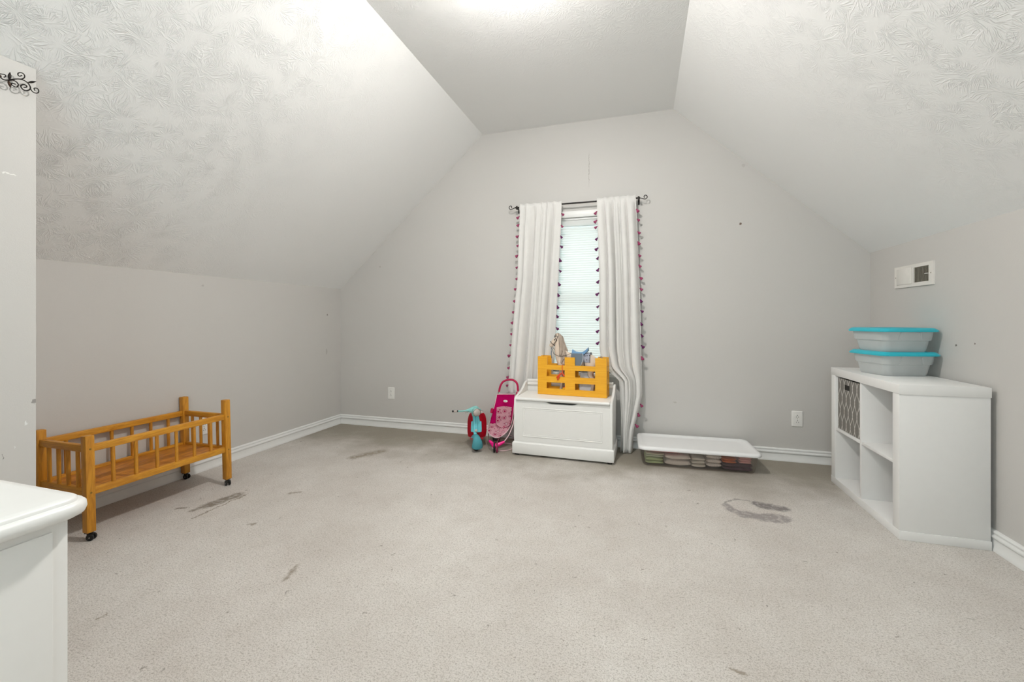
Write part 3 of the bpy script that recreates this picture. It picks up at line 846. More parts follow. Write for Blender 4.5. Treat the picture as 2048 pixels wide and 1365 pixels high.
def tub(label, z, rz, ctr, wob):
    t = thing('storage_tub', label, 'storage tub', (ctr[0], ctr[1], z), rz, 'tubs with turquoise lids')
    W0, D0, W1, D1, hh = .225, .205, .262, .245, .123
    bm = B(); outer = []; inner = []
    prof = [(0, 0.0, .04), (.06, .010, .035), (.55, .062, .035), (.56, .064, .035), (.66, .070, .035), (1, hh, .035)]
    def ringz(f, zz, r, off):
        step = .006 if zz > .063 else 0
        return [(x, y, zz) for x, y in rrect(W0 + (W1 - W0) * f + 2 * step - 2 * off, D0 + (D1 - D0) * f + 2 * step - 2 * off, r, 6)]
    for f, zz, r in prof: outer.append(ringz(f * .9 + .1 if zz else 0, zz, r, 0))
    for f, zz, r in reversed(prof): inner.append(ringz(f * .9 + .1 if zz else 0, max(zz, .003), r, .0025))
    loft(bm, outer + inner)
    obj('bin', bm, 'frost', t, 50)
    for s in (-1, 1):                                # moulded handle recess ribs on the short faces
        bm = B(); y = s * (D1 / 2 + .0075)
        tube(bm, spline([(-.06, y - s * .006, .068), (-.052, y, .098), (-.044, y + s * .001, .108), (.044, y + s * .001, .108), (.052, y, .098), (.06, y - s * .006, .068)], 5), .0022, 6)
        obj('handle_rib', bm, 'frost', t)
    bm = B(); rings = []
    for ow, zz in ((-.012, hh - .010), (.014, hh - .012), (.016, hh - .006), (.010, hh + .003), (.002, hh + .009), (-.012, hh + .010), (-.018, hh + .006), (-.030, hh + .006)):
        rings.append([(x, y, zz + wob * (x * 10) ** 2) for x, y in rrect(W1 + .012 + 2 * ow, D1 + .012 + 2 * ow, .040, 7)])
    loft(bm, rings); obj('lid', bm, 'teal', t, 60)
    return t
tub('frosted tub with turquoise lid resting directly on the shelf top', sz, .23, (1.355, 2.945), 0)
tub('frosted tub with turquoise lid stacked on top of the other tub', sz + .130, .23, (1.352, 2.948), 0)

# ------------------------------------------------------------------ toy chest
TC = (-.578, 3.158)
tcst = thing('toy_chest', 'white wooden toy chest with raised panel front and curved sides', 'toy chest', (TC[0], TC[1], 0), -.02)
hwid = .372; dep = .342
obj('plinth', box(B(), -hwid - .012, hwid + .012, -.012, dep, .014, .098, .005), 'white', tcst)
bm = B(); prism(bm, [(-.002, .098), (-.007, .098), (-.002, .106)], 0, -hwid - .004, hwid + .004); obj('plinth_bead', bm, 'white', tcst)
for x in (-hwid + .02, hwid - .02):
    for y in (.02, dep - .03): obj('foot', lathe(B(), [(.018, 0), (.018, .014)], 12, Matrix.Translation((x, y, 0))), 'rubber', tcst)
side = [(0, .098), (0, .418), (.006, .436), (.03, .447), (.08, .456), (.15, .466), (.22, .490), (.262, .516), (.288, .527), (dep, .529), (dep, .098)]
for s in (-1, 1):
    x0, x1 = (-hwid, -hwid + .018) if s < 0 else (hwid - .018, hwid)
    bm = prism(B(), side, 0, x0, x1)
    bmesh.ops.bevel(bm, geom=[e for e in bm.edges], offset=.003, segments=2, affect='EDGES')
    obj('side_panel', bm, 'white', tcst)
inx = hwid - .018
# front panel with finger scoop cut into its top edge
bm = B()
out = [(-inx, .098), (inx, .098), (inx, .420)]
for k in range(17):
    t = k / 16; x = .125 - .25 * t
    out.append((x, .420 - .013 * min(1, math.sin(PI * t) * 2.2)))
out.append((-inx, .420))
prism(bm, out, 1, .002, .020)
fp = obj('front_panel', bm, 'white', tcst, 30)
for ins in (0, .012):
    bm = B(); a, b_, c0, c1 = -.300 + ins, .300 - ins, .150 + ins, .368 - ins
    for p, q in (((a, c0), (b_, c0)), ((b_, c0), (b_, c1)), ((b_, c1), (a, c1)), ((a, c1), (a, c0))):
        tube(bm, [(p[0], .0025, p[1]), (q[0], .0025, q[1])], .0035 if ins == 0 else .0022, 8)
    obj('moulding', bm, 'white', fp)
obj('back_panel', box(B(), -inx, inx, dep - .018, dep - .001, .098, .50, .001), 'white', tcst)
bm = B()
prism(bm, [(dep - .029, .498), (dep - .032, .503), (dep - .032, .513), (dep - .027, .518), (dep - .027, .522), (dep - .032, .527), (dep - .032, .540), (dep - .027, .546), (dep - .018, .546), (dep - .018, .498)], 0, -inx + .002, inx - .002)
obj('back_rail', bm, 'white', tcst, 50)
bm = B()
prism(bm, [(-.010, .426), (-.014, .430), (-.014, .440), (-.008, .4455), (0, .447), (dep - .036, .449), (dep - .036, .430), (.02, .4205), (0, .4215)], 0, -inx + .001, inx - .001)
obj('lid', bm, 'white', tcst, 60)
obj('scoop_shade', box(B(), -.14, .14, .021, .024, .38, .418), 'black', tcst)  # black sheet in place of the shade inside the finger scoop

# ------------------------------------------------------------------ castle crate with toys
KC = (-.5295, 3.313); KR = -.066
kr = thing('castle_crate', 'orange wood grain crate with castle notches and slot holes on the toy chest', 'toy crate', (KC[0], KC[1], .4495), KR)
kw, kd, kh = .272, .138, .300
th = .012
def wall_face(xw, notches, holes):
    """front/back board as an outline with notches; holes made by stacking strips"""
    bm = B()
    n0, n1 = .236, .300
    xs = sorted({-xw, xw, *[h for hh in holes for h in hh[:2]], *[q for nn in notches for q in nn]})
    zs = sorted({0, n0, n1, *[h for hh in holes for h in hh[2:]]})
    for xa, xb in zip(xs, xs[1:]):
        for za, zb in zip(zs, zs[1:]):
            xm, zm = (xa + xb) / 2, (za + zb) / 2
            if any(h[0] < xm < h[1] and h[2] < zm < h[3] for h in holes): continue
            if zm > n0 and any(q[0] < xm < q[1] for q in notches): continue
            for y in (0, th):
                f = [bm.verts.new((xa, y, za)), bm.verts.new((xb, y, za)), bm.verts.new((xb, y, zb)), bm.verts.new((xa, y, zb))]
                bm.faces.new(f)
    bmesh.ops.remove_doubles(bm, verts=bm.verts, dist=1e-5)
    be = [e for e in bm.edges if e.is_boundary]
    fr = [e for e in be if abs(e.verts[0].co.y) < 1e-6]; bk = [e for e in be if abs(e.verts[0].co.y - th) < 1e-6]
    lut = {(round(v.co.x, 5), round(v.co.z, 5)): v for e in bk for v in e.verts}
    for e in fr:
        a, b_ = e.verts
        a2, b2 = lut[(round(a.co.x, 5), round(a.co.z, 5))], lut[(round(b_.co.x, 5), round(b_.co.z, 5))]
        bm.faces.new((a, b_, b2, a2))
    return bm
notches = [(-.194, -.052), (.028, .186)]
holes = [(-.198, -.052, .145, .198), (.030, .186, .145, .198), (-.198, -.050, .048, .098), (.030, .186, .048, .098)]
obj('front_board', wall_face(kw, notches, holes), 'crate', kr, 20)
b2 = obj('back_board', wall_face(kw, notches, holes), 'crate', kr, 20); b2.location = (0, kd - th, 0)
for s in (-1, 1):
    o = obj('end_board', wall_face(kd / 2 - th, [(-.022, .022)], [(-.03, .03, .048, .098), (-.03, .03, .145, .198)]), 'crate', kr, 20)
    o.rotation_euler = (0, 0, PI / 2); o.location = (s * kw if s > 0 else -kw + th, kd / 2, 0)
obj('bottom_board', box(B(), -kw + th, kw - th, th, kd - th, .002, .012), 'crate', kr)

KM = Matrix.Translation((KC[0], KC[1], .4495)) @ Matrix.Rotation(KR, 4, 'Z')
kinv = KM.inverted()

# toy horse standing in the crate, facing left
HX, HY0, HZ0 = KC[0] + .02, KC[1] + .069, .462
hs = thing('toy_horse', 'cream plush toy horse with long grey mane and blue saddle standing in crate', 'toy horse', (HX, HY0, HZ0), KR); hs.scale = (1, .80, 1)
def skin(name, verts, edges, rad, mat, parent, sub=2):
    me = bpy.data.meshes.new(name); me.from_pydata([Vector(v) for v in verts], edges, []); me.update()
    o = bpy.data.objects.new(name, me); C.objects.link(o)
    m = o.modifiers.new('skin', 'SKIN'); m.use_smooth_shade = True
    for i, r in enumerate(rad):
        me.skin_vertices[0].data[i].radius = (r, r) if not hasattr(r, '__len__') else r
        me.skin_vertices[0].data[i].use_root = (i == 0)
    ss = o.modifiers.new('sub', 'SUBSURF'); ss.levels = sub; ss.render_levels = sub
    dg = bpy.context.evaluated_depsgraph_get(); dg.update()
    nm = bpy.data.meshes.new_from_object(o.evaluated_get(dg))
    bpy.data.objects.remove(o); bpy.data.meshes.remove(me)
    nm.name = name; nm.materials.clear(); nm.materials.append(M[mat])
    for p in nm.polygons: p.use_smooth = True
    r = bpy.data.objects.new(name, nm); C.objects.link(r); r.parent = parent
    return r
V = [(.03, 0, .262), (.12, 0, .272), (.175, 0, .262), (-.05, 0, .258), (-.115, 0, .272), (-.128, 0, .325), (-.130, 0, .385), (-.136, 0, .430), (-.150, 0, .428), (-.172, 0, .400), (-.196, 0, .374), (-.203, 0, .362)]
E_ = [(0, 1), (1, 2), (0, 3), (3, 4), (4, 5), (5, 6), (6, 7), (7, 8), (8, 9), (9, 10), (10, 11)]
R_ = [(.044, .060), (.046, .056), (.032, .042), (.044, .058), (.042, .062), (.034, .050), (.026, .036), (.022, .026), (.023, .027), (.020, .024), (.016, .0185), (.013, .015)]
def leg(root, pts, rad):
    i0 = root
    for p, r in zip(pts, rad):
        V.append(p); R_.append(r); E_.append((i0, len(V) - 1)); i0 = len(V) - 1
for s in (-1, 1):
    leg(4, [(-.105, s * .028, .20), (-.108, s * .029, .14), (-.104, s * .029, .115), (-.106, s * .029, .045), (-.112, s * .029, .016)], [.024, .016, .014, .011, .014])
    leg(1, [(.135, s * .029, .205), (.118, s * .030, .155), (.148, s * .030, .105), (.140, s * .030, .045), (.134, s * .030, .016)], [.030, .021, .014, .011, .014])
skin('body', V, E_, R_, 'horse', hs)
# ears, eyes, hooves
for s in (-1, 1):
    bm = B(); lathe(bm, [(.006, 0), (.0075, .008), (.004, .022), (.0006, .030)], 8, frame_to((-.140, s * .012, .448), (-.18, s * .15, 1))); obj('ear', bm, 'horse', hs)
    bm = B(); bmesh.ops.create_uvsphere(bm, u_segments=10, v_segments=8, radius=.0052, matrix=Matrix.Translation((-.164, s * .0185, .420))); obj('eye', bm, 'black', hs)
    for x in (-.114, .132):
        bm = B(); lathe(bm, [(.016, 0), (.014, .012), (.012, .020)], 12, Matrix.Translation((x, s * .0295, .0006))); obj('hoof', bm, 'hoof', hs)
# mane: locks falling on the near side and over the crest
bm = B()
for k in range(15):
    t = k / 14
    root = Vector((-.135 + .038 * t + .012 * math.sin(k), 0, .458 - .135 * t))
    L = .105 + .02 * math.sin(k * 2.1)
    for s in (-1, 1):
        pts = [root + Vector((.006, 0, .004)), root + Vector((.014, s * .024, -.010)), root + Vector((.020, s * .036, -.05)), root + Vector((.024 + .008 * math.sin(k * 3), s * (.041 + .012 * t), -L * .75)), root + Vector((.020 + .010 * math.sin(k * 3), s * (.043 + .016 * t), -L))]
        tube(bm, spline(pts, 4), [.004 + .0055 * math.sin(PI * min(1, .15 + .85 * q / 16)) for q in range(17)], 6)
tube(bm, spline([(-.160, 0, .452), (-.138, 0, .464), (-.108, 0, .430), (-.085, 0, .372), (-.065, 0, .325)], 5), [.006] + [.012] * 19 + [.005], 8)
obj('mane', bm, 'mane', hs, 180)
bm = B(); tube(bm, spline([(.190, 0, .288), (.206, 0, .292), (.216, 0, .262), (.217, 0, .200), (.214, 0, .13)], 5), [.004] * 4 + [.006] * 12 + [.006, .006, .005, .004, .002], 8); obj('tail', bm, 'mane', hs, 180)
# bridle
def ringband(c, d, ry, rz, r=.0022, n=20):
    f = frame_to(c, d); d = Vector(d).normalized()
    side_ = Vector((0, 1, 0)); up = d.cross(side_).normalized()
    return [Vector(c) + side_ * ry * math.cos(2 * PI * k / n) + up * rz * math.sin(2 * PI * k / n) for k in range(n)]
br = obj('bridle', tube(B(), ringband((-.183, 0, .389), (-.7, 0, -.75), .0205, .0245), .0024, 6, closed=True), 'strap', hs)
obj('brow_band', tube(B(), ringband((-.153, 0, .427), (-.85, 0, -.45), .0245, .0285), .0024, 6, closed=True), 'strap', br)
for s in (-1, 1):
    obj('cheek_strap', tube(B(), spline([(-.138, s * .022, .448), (-.146, s * .0265, .420), (-.160, s * .026, .396), (-.172, s * .0235, .382)], 5), .0022, 6), 'strap', br)
    obj('rein', tube(B(), spline([(-.195, s * .018, .366), (-.176, s * .034, .340), (-.162, s * .046, .31), (-.10, s * .058, .290), (-.02, s * .052, .318)], 6), .0018, 6), 'strap', br)
obj('tassel_cord', tube(B(), spline([(-.190, -.02, .358), (-.186, -.03, .335), (-.188, -.03, .305), (-.184, -.03, .27)], 5), [.0025] * 6 + [.004] * 9 + [.002], 6), 'saddle_d', br)
# saddle
sd = None
def arch(x0, x1, off, drop, n=14):
    """a sheet bent over the back between x0 and x1"""
    rows = []
    for k in range(9):
        x = x0 + (x1 - x0) * k / 8
        row = []
        for j in range(n + 1):
            a = -drop + 2 * drop * j / n
            row.append((x, (.054 + off) * math.sin(a), .268 + (.050 + off) * math.cos(a)))
        rows.append(row)
    bm = B(); loft(bm, rows, cap=False, closed=False); bmesh.ops.solidify(bm, geom=bm.faces[:], thickness=.003); return bm
sd = obj('saddle_pad', arch(.030, .125, .006, 1.9), 'saddle_pad', hs, 60)
for x_ in (.030, .125):
    obj('pad_piping', tube(B(), [(x_, .0615 * math.sin(a), .268 + .0575 * math.cos(a)) for a in [-1.9 + 3.8 * k / 20 for k in range(21)]], .0022, 6), 'strap', sd)
bm = B(); rows = []
for k in range(15):
    t = k / 14; x = -.020 + .125 * t
    zc = .333 - .008 * math.sin(PI * t) + (.030 * max(0, (t - .62) / .38) ** 1.3) + (.012 * max(0, (.2 - t) / .2))
    w_ = .034 + .016 * math.sin(PI * min(1, t * 1.05))
    rows.append([(x, -w_ * 1.25, zc - .026), (x, -w_ * .95, zc - .008), (x, -w_ * .5, zc), (x, 0, zc + .003), (x, w_ * .5, zc), (x, w_ * .95, zc - .008), (x, w_ * 1.25, zc - .026), (x, 0, zc - .016)])
loft(bm, rows); obj('seat', bm, 'saddle', sd, 60)
for s_ in (-1, 1):
    bm = B(); fl_ = [(-.020, .318), (.070, .320), (.072, .285), (.060, .235), (.040, .215), (.006, .215), (-.010, .240), (-.022, .285)]
    loft(bm, [[(x, s_ * (.059 + (.318 - z) * .02), z) for x, z in fl_], [(x, s_ * (.064 + (.318 - z) * .02), z) for x, z in fl_]])
    bmesh.ops.bevel(bm, geom=bm.edges[:], offset=.0015, segments=2, affect='EDGES')
    obj('flap', bm, 'saddle_d', sd)
    obj('flap_trim', tube(B(), spline([(x, s_ * (.0645 + (.318 - z) * .02), z) for x, z in fl_[1:]], 4), .0016, 6), 'paper', sd)
obj('girth', tube(B(), [(.080, .0575 * math.cos(a), .262 + .062 * math.sin(a)) for a in [2 * PI * k / 24 for k in range(24)]], .004, 6, closed=True), 'strap', sd)

# small toys lying in the crate, seen through its slots
def kp(x, y, z): return KM @ Vector((x, y, z))
def toy(name, label, cat, bm, mat, ctr, group=None):
    o = obj(name, bm, mat, None); o.location = KM @ Vector(ctr); o.rotation_euler = (0, 0, KR); return tag(o, label, cat, group)
bm = B(); rings = [[(x, y, z) for x, y in rrect(.062 - abs(z - .025) * .5, .028, .012, 4)] for z in (0.0, .008, .025, .042, .052)]
loft(bm, rings); t_ = thing('red_toy_car', 'small red toy with yellow corner behind the lower slot of crate', 'toy', kp(-.043, .038, .0125), KR)
obj('shell', bm, 'red', t_); obj('trim', box(B(), -.032, -.004, -.0165, -.0142, .030, .046, .001), 'yellow', t_)
bm = B(); tube(bm, spline([(-.034, 0, .012), (-.02, 0, .018), (0, 0, .014), (.02, 0, .020), (.034, 0, .011)], 4), [.008, .011, .012, .011, .010, .009, .011, .013, .014, .013, .011, .010, .011, .012, .011, .009, .007], 8)
toy('blue_figure', 'small blue toy figure lying behind the lower slot of crate', 'toy', bm, 'bluep', (-.165, .035, .0125))
bm = B(); tube(bm, spline([(.0, 0, .0), (.0, -.002, -.03), (.004, -.004, -.06), (-.004, -.001, -.082)], 5), .0024, 6)
rb = thing('ribbon', 'orange ribbon draped over the castle notch of the crate', 'ribbon', kp(-.07, -.004, .238), KR)
obj('strand', bm, 'orange', rb)
bm = B()
for dx, dz in ((-.045, -.045), (-.038, -.062), (.016, -.03)):
    tube(bm, spline([(-.002, -.004, -.058), (dx * .5, -.006, -.058 + dz * .35), (dx, -.005, -.056 + dz)], 4), [.002, .003, .004, .004, .004, .005, .006, .006, .004], 6)
obj('bow', bm, 'orange', rb)
obj('hook', tube(B(), spline([(0, 0, 0), (0, .002, .0022), (0, .010, .0016), (0, .0195, .0), (0, .0195, -.03)], 4), .0015, 5), 'orange', rb)
toy('white_card', 'white card standing behind the upper right slot of crate', 'card', prism(B(), [(-.06, 0), (.055, 0), (.06, .15), (-.05, .165)], 1, -.001, .001), 'paper', (.10, .1125, .013))

# ------------------------------------------------------------------ doll stroller
def sp(u, v, Y): return at(u, v, Y)
SB = Vector((-1.09, 3.30, 0))
st = thing('doll_stroller', 'hot pink folding doll stroller with circle print seat beside the chest', 'doll stroller', SB)
def q(u, v, Y): return sp(u, v, Y) - SB
YH, YS, YL, YW = 3.43, 3.41, 3.27, 3.185
hl = [q(998, 784, YH), q(1001, 772, YH), q(1007, 763.5, YH), q(1018, 760, YH), q(1028, 761.5, YH), q(1034.5, 769, YH), q(1036, 783, YH)]
obj('handle_grip', tube(B(), spline(hl, 6), .0085, 10), 'rose', st)
lp = [q(998, 783, YH), q(993, 797, YH - .01), q(985, 822, 3.38), q(978.5, 850, 3.32), q(977, 868, 3.27), q(979, 884, 3.20)]
rp = [q(1036, 782, YH), q(1034.5, 800, YH - .01), q(1031, 826, 3.39), q(1026, 850, 3.33), q(1018, 870, 3.27), q(1009, 883, 3.20)]
obj('frame_tube', tube(B(), spline(lp, 6), .0042, 8), 'chrome', st)
obj('frame_tube', tube(B(), spline(rp, 6), .0042, 8), 'palepink', st)
# seat: rows from the top edge down the back, round the scoop and out to the footrest
rowsL = [(994, 789, YS), (990.5, 805, 3.395), (986, 822, 3.38), (981, 838, 3.365), (977, 850, 3.345), (975.5, 858, 3.30), (977, 866, 3.265), (984, 873, 3.235), (990, 876, 3.225)]
rowsR = [(1030, 789, YS), (1029, 805, 3.395), (1027, 822, 3.38), (1025, 838, 3.365), (1022, 850, 3.345), (1018, 858, 3.30), (1012, 866, 3.265), (1003, 873, 3.235), (996, 876, 3.225)]
def sheet(k0, k1, sag, push, n=12):
    rows = []
    Ls = spline([q(*p) for p in rowsL], 4)[k0:k1]; Rs = spline([q(*p) for p in rowsR], 4)[k0:k1]
    for a, b_ in zip(Ls, Rs):
        rows.append([a.lerp(b_, j / n) + Vector((0, sag * math.sin(PI * j / n) - push, 0)) for j in range(n + 1)])
    bm = B(); loft(bm, rows, cap=False, closed=False); bmesh.ops.solidify(bm, geom=bm.faces[:], thickness=.004); return bm
obj('seat_back', sheet(0, 18, .030, 0), 'pink', st, 60)
obj('seat_base', sheet(15, 33, .012, .004), 'print', st, 60)
obj('seat_piping', tube(B(), spline([q(*p) for p in rowsL], 4) + list(reversed(spline([q(*p) for p in rowsR], 4))), .0032, 7, closed=True), 'palepink', st)
# padded print apron hanging in front of the back
bm = B(); ap = []
for k in range(13):
    t = k / 12
    v = 815.5 + 41 * t
    shrink = 1 if t < .7 else math.sqrt(max(0.02, 1 - ((t - .7) / .3) ** 2))
    uc = 1008.5 - 2.0 * t; hw_ = 15.0 * shrink
    rise = 2.5 if t < .1 else 0
    ap.append([q(uc - hw_ + 2 * hw_ * j / 10, v - rise * math.sin(PI * j / 10), 3.362 - .045 * t + .012 * math.sin(PI * j / 10)) for j in range(11)])
loft(bm, ap, cap=False, closed=False); bmesh.ops.solidify(bm, geom=bm.faces[:], thickness=.006)
apo = obj('print_apron', bm, 'print', st, 60)
edge = [r[0] for r in ap] + ap[-1][1:-1] + [r[-1] for r in reversed(ap)]
obj('apron_hem', tube(B(), [p + Vector((0, -.007, -.001)) for p in edge[2:-2]], .0024, 6), 'maroon', apo)
c = q(1011.5, 802.5, 3.405)
bdg = obj('badge', lathe(B(), [(.010, 0), (.010, .003), (.008, .004)], 20, Matrix.Translation(c + Vector((0, -.006, 0))) @ Matrix.Rotation(PI / 2, 4, 'X') @ Matrix.Diagonal((1.9, .95, 1, 1))), 'outlet', st)
obj('badge_print', box(B(), c.x - .008, c.x + .008, c.y - .0108, c.y - .0103, c.z - .0016, c.z + .0016), 'chrome', bdg)
for (u, v, Y) in ((984, 822, 3.375), (1034, 787, YH)):
    p = q(u, v, Y); r0 = .012 if u < 1000 else .007
    obj('hinge_clip', lathe(B(), [(.3 * r0, -1.9 * r0), (r0, -1.5 * r0), (1.1 * r0, 0), (r0, 1.5 * r0), (.3 * r0, 1.9 * r0)], 12, frame_to(p, (.18, 0, 1))), 'rose', st)
p0, p1, p2 = q(979, 882, 3.205), q(990, 892, 3.175), q(1009, 884, 3.205)
bm = B(); tube(bm, spline([p0, p0.lerp(p1, .6) + Vector((0, 0, -.004)), p1, p1.lerp(p2, .5) + Vector((0, 0, -.002)), p2], 5), [.010, .011, .012, .013, .014, .016, .017, .018, .019, .019, .019, .018, .017, .016, .015, .014, .013, .012, .011, .010, .009], 10)
obj('front_bracket', bm, 'pinkp', st)
wc = q(991.5, 896, 3.172); wr = wc.z
fk = obj('front_fork', box(B(), wc.x - .006, wc.x + .006, wc.y - .006, wc.y + .008, wc.z + .012, wc.z + .032, .002), 'maroon', st)
for s in (-1, 1):
    mt = frame_to(wc + Vector((s * .0115, 0, 0)), (1, .25, 0))
    fw = obj('front_wheel', lathe(B(), [(.008, -.006), (wr - .002, -.006), (wr, -.003), (wr, .003), (wr - .002, .006), (.008, .006)], 22, mt), 'maroon' if s > 0 else 'rubber', st)
    obj('rim', lathe(B(), [(wr * .62, 0), (wr * .58, .0012), (.002, .0014)], 18, frame_to(wc + Vector((s * .0176, s * .0015, 0)), (s, s * .25, 0))), 'chrome' if s < 0 else 'maroon', fw)
for x in (-1.175, -1.005):
    rwz = .035
    c = Vector((x, 3.455, rwz)) - SB
    rw = obj('rear_wheel', lathe(B(), [(.008, -.007), (rwz - .003, -.007), (rwz, -.003), (rwz, .003), (rwz - .003, .007), (.008, .007)], 20, frame_to(c, (1, 0, 0))), 'maroon', st)
    obj('hub', lathe(B(), [(.012, -.008), (.012, .008)], 12, frame_to(c, (1, 0, 0))), 'chrome', rw)
obj('rear_axle', tube(B(), [Vector((-1.175, 3.455, .035)) - SB, Vector((-1.005, 3.455, .035)) - SB], .0035, 8), 'chrome', st)
for x, src in ((-1.165, lp), (-1.015, rp)):
    obj('rear_strut', tube(B(), [src[2] + Vector((0, .004, 0)), Vector((x, 3.455, .035)) - SB], .0038, 8), 'palepink', st)
    obj('side_strut', tube(B(), [src[-2] + Vector((0, .004, 0)), Vector((x, 3.455, .035)) - SB], .0032, 8), 'palepink', st)
obj('seat_latch', box(B(), q(990, 879, 3.27).x - .016, q(990, 879, 3.27).x + .016, 3.255 - SB.y, 3.285 - SB.y, q(990, 882, 3.27).z, q(990, 874, 3.27).z, .003), 'black', st)
hoop = [Vector((-1.085 + .088 * math.cos(a), 3.315 + .105 * math.sin(a), .0045)) - SB for a in [2 * PI * k / 40 for k in range(40)]]
obj('basket_hoop', tube(B(), hoop, .0035, 8, closed=True), 'palepink', st)
for s in (-1, 1):
    obj('hoop_stay', tube(B(), [Vector((-1.085 + s * .080, 3.37, .0045)) - SB, Vector((-1.09 + s * .078, 3.455, .035)) - SB], .003, 6), 'palepink', st)

# ------------------------------------------------------------------ toy scooter
SC = Vector((-1.266, 3.165, 0))
sc = thing('toy_scooter', 'aqua and red doll scooter with silver headlamp beside the pink stroller', 'toy scooter', SC, .30)
ST = Matrix.Rotation(.38, 4, 'Z')                                # steering turned
def smat(p): return ST @ Vector(p)
wh = obj('front_wheel', lathe(B(), [(.012, -.016), (.034, -.016), (.041, -.009), (.041, .009), (.034, .016), (.012, .016)], 26, ST @ frame_to((0, 0, .041), (1, 0, 0))), 'rubber', sc)
obj('hub', lathe(B(), [(.014, -.018), (.014, .018)], 14, ST @ frame_to((0, 0, .041), (1, 0, 0))), 'lens', wh)
# fender: a long hood wrapped over the front of the wheel
bm = B(); rows = []
for k in range(15):
    a = math.radians(-22 + 150 * k / 14)                          # 0 = front, 90 = top
    r = .066 + .016 * max(0, math.sin(a)); wdt = .040 - .012 * max(0, math.sin(a)) ** 2 + .004 * max(0, math.cos(a))
    cen = Vector((0, -r * math.cos(a), .052 + r * math.sin(a)))
    out_ = Vector((0, -math.cos(a), math.sin(a)))
    row = []
    for j in range(11):
        b_ = -PI / 2 + PI * j / 10
        row.append(smat(cen + Vector((wdt * math.sin(b_), 0, 0)) - out_ * (.030 * (1 - math.cos(b_)))))
    rows.append(row)
loft(bm, rows, cap=False, closed=False); bmesh.ops.solidify(bm, geom=bm.faces[:], thickness=.003)
obj('fender', bm, 'aqua', sc, 60)
obj('steering_column', tube(B(), [smat((0, .008, .115)), smat((0, .028, .150)), smat((0, .050, .29))], [.014, .013, .013], 12), 'aqua', sc)
# leg shield, bowed forwards, red
bm = B(); rows = []
for k in range(17):
    t = k / 16; z = .090 + .190 * t
    hw_ = .078 * (1 - .22 * max(0, (t - .55) / .45) ** 2 - .10 * max(0, (.25 - t) / .25) ** 2)
    if t > .93: hw_ *= 1 - .10 * (t - .93) / .07
    row = []
    for j in range(17):
        s = -1 + 2 * j / 16
        row.append((hw_ * s, .052 + .030 * (z - .09) / .19 * .6 + .050 * abs(s) ** 2.2, z - .004 * (s * s)))
    rows.append(row)
loft(bm, rows, cap=False, closed=False); bmesh.ops.solidify(bm, geom=bm.faces[:], thickness=.006)
obj('leg_shield', bm, 'red', sc, 60)
# aqua horn cover on the shield
bm = B(); rows = []
for z, wd, y in ((.137, .037, .045), (.142, .043, .036), (.165, .044, .036), (.222, .041, .043), (.226, .029, .042), (.262, .020, .046), (.285, .017, .053)):
    rows.append([(wd * math.sin(b_), y - .014 * math.cos(b_) + .004, z) for b_ in [-PI / 2 + PI * j / 12 for j in range(13)]] + [(wd * .9, y + .012, z), (-wd * .9, y + .012, z)])
loft(bm, rows); hc = obj('horn_cover', bm, 'aqua', sc, 50)
obj('ridge', tube(B(), [(0, .021, .150), (0, .025, .20), (0, .034, .275)], [.012, .009, .005], 8), 'aqua', hc)
obj('horn', lathe(B(), [(.011, 0), (.0115, .004), (.008, .006), (.001, .0065)], 16, frame_to((0, .012, .158), (0, -1, .1))), 'lens', hc)
# head with handlebar and lamp
bm = B()
tube(bm, spline([smat((-.140, .046, .318)), smat((-.10, .047, .315)), smat((-.055, .046, .317)), smat((0, .040, .318)), smat((.035, .044, .316)), smat((.055, .048, .315))], 5),
     [.0055] * 8 + [.006, .0075, .010, .014, .019, .024, .028, .031, .032, .031, .028, .024, .018, .014, .010, .008, .006, .0055], 14)
hd = obj('handlebar', bm, 'aqua_d', sc, 60)
obj('head_neck', tube(B(), [smat((0, .050, .268)), smat((0, .040, .30))], [.016, .027], 14), 'aqua_d', hd)
LF = ST @ frame_to((0, .034, .316), (0, -1, -.10))
lm = obj('headlamp', lathe(B(), [(.022, 0), (.030, .020), (.0300, .052), (.0315, .058), (.029, .061)], 24, LF), 'aqua_d', hd)
obj('bezel', tube(B(), [LF @ Vector((.0298 * math.cos(2 * PI * k / 28), .0298 * math.sin(2 * PI * k / 28), .0615)) for k in range(28)], .0024, 7, closed=True), 'chrome', lm)
obj('lens', lathe(B(), [(.0285, .0605), (.023, .066), (.012, .069), (.001, .070)], 22, LF), 'lens', lm)
gp = obj('grip', tube(B(), [smat((-.134, .046, .318)), smat((-.182, .045, .320))], .0075, 10), 'black', hd)
obj('grip_band', tube(B(), [smat((-.144, .0459, .3184)), smat((-.170, .0454, .3193))], .0078, 10), 'lens', gp)
for s in (-1, 1):
    obj('brake_lever', tube(B(), spline([smat((s * .050, .040, .312)), smat((s * .062, .020, .308)), smat((s * .085, .012, .306))], 4), .002, 6), 'chrome', hd)
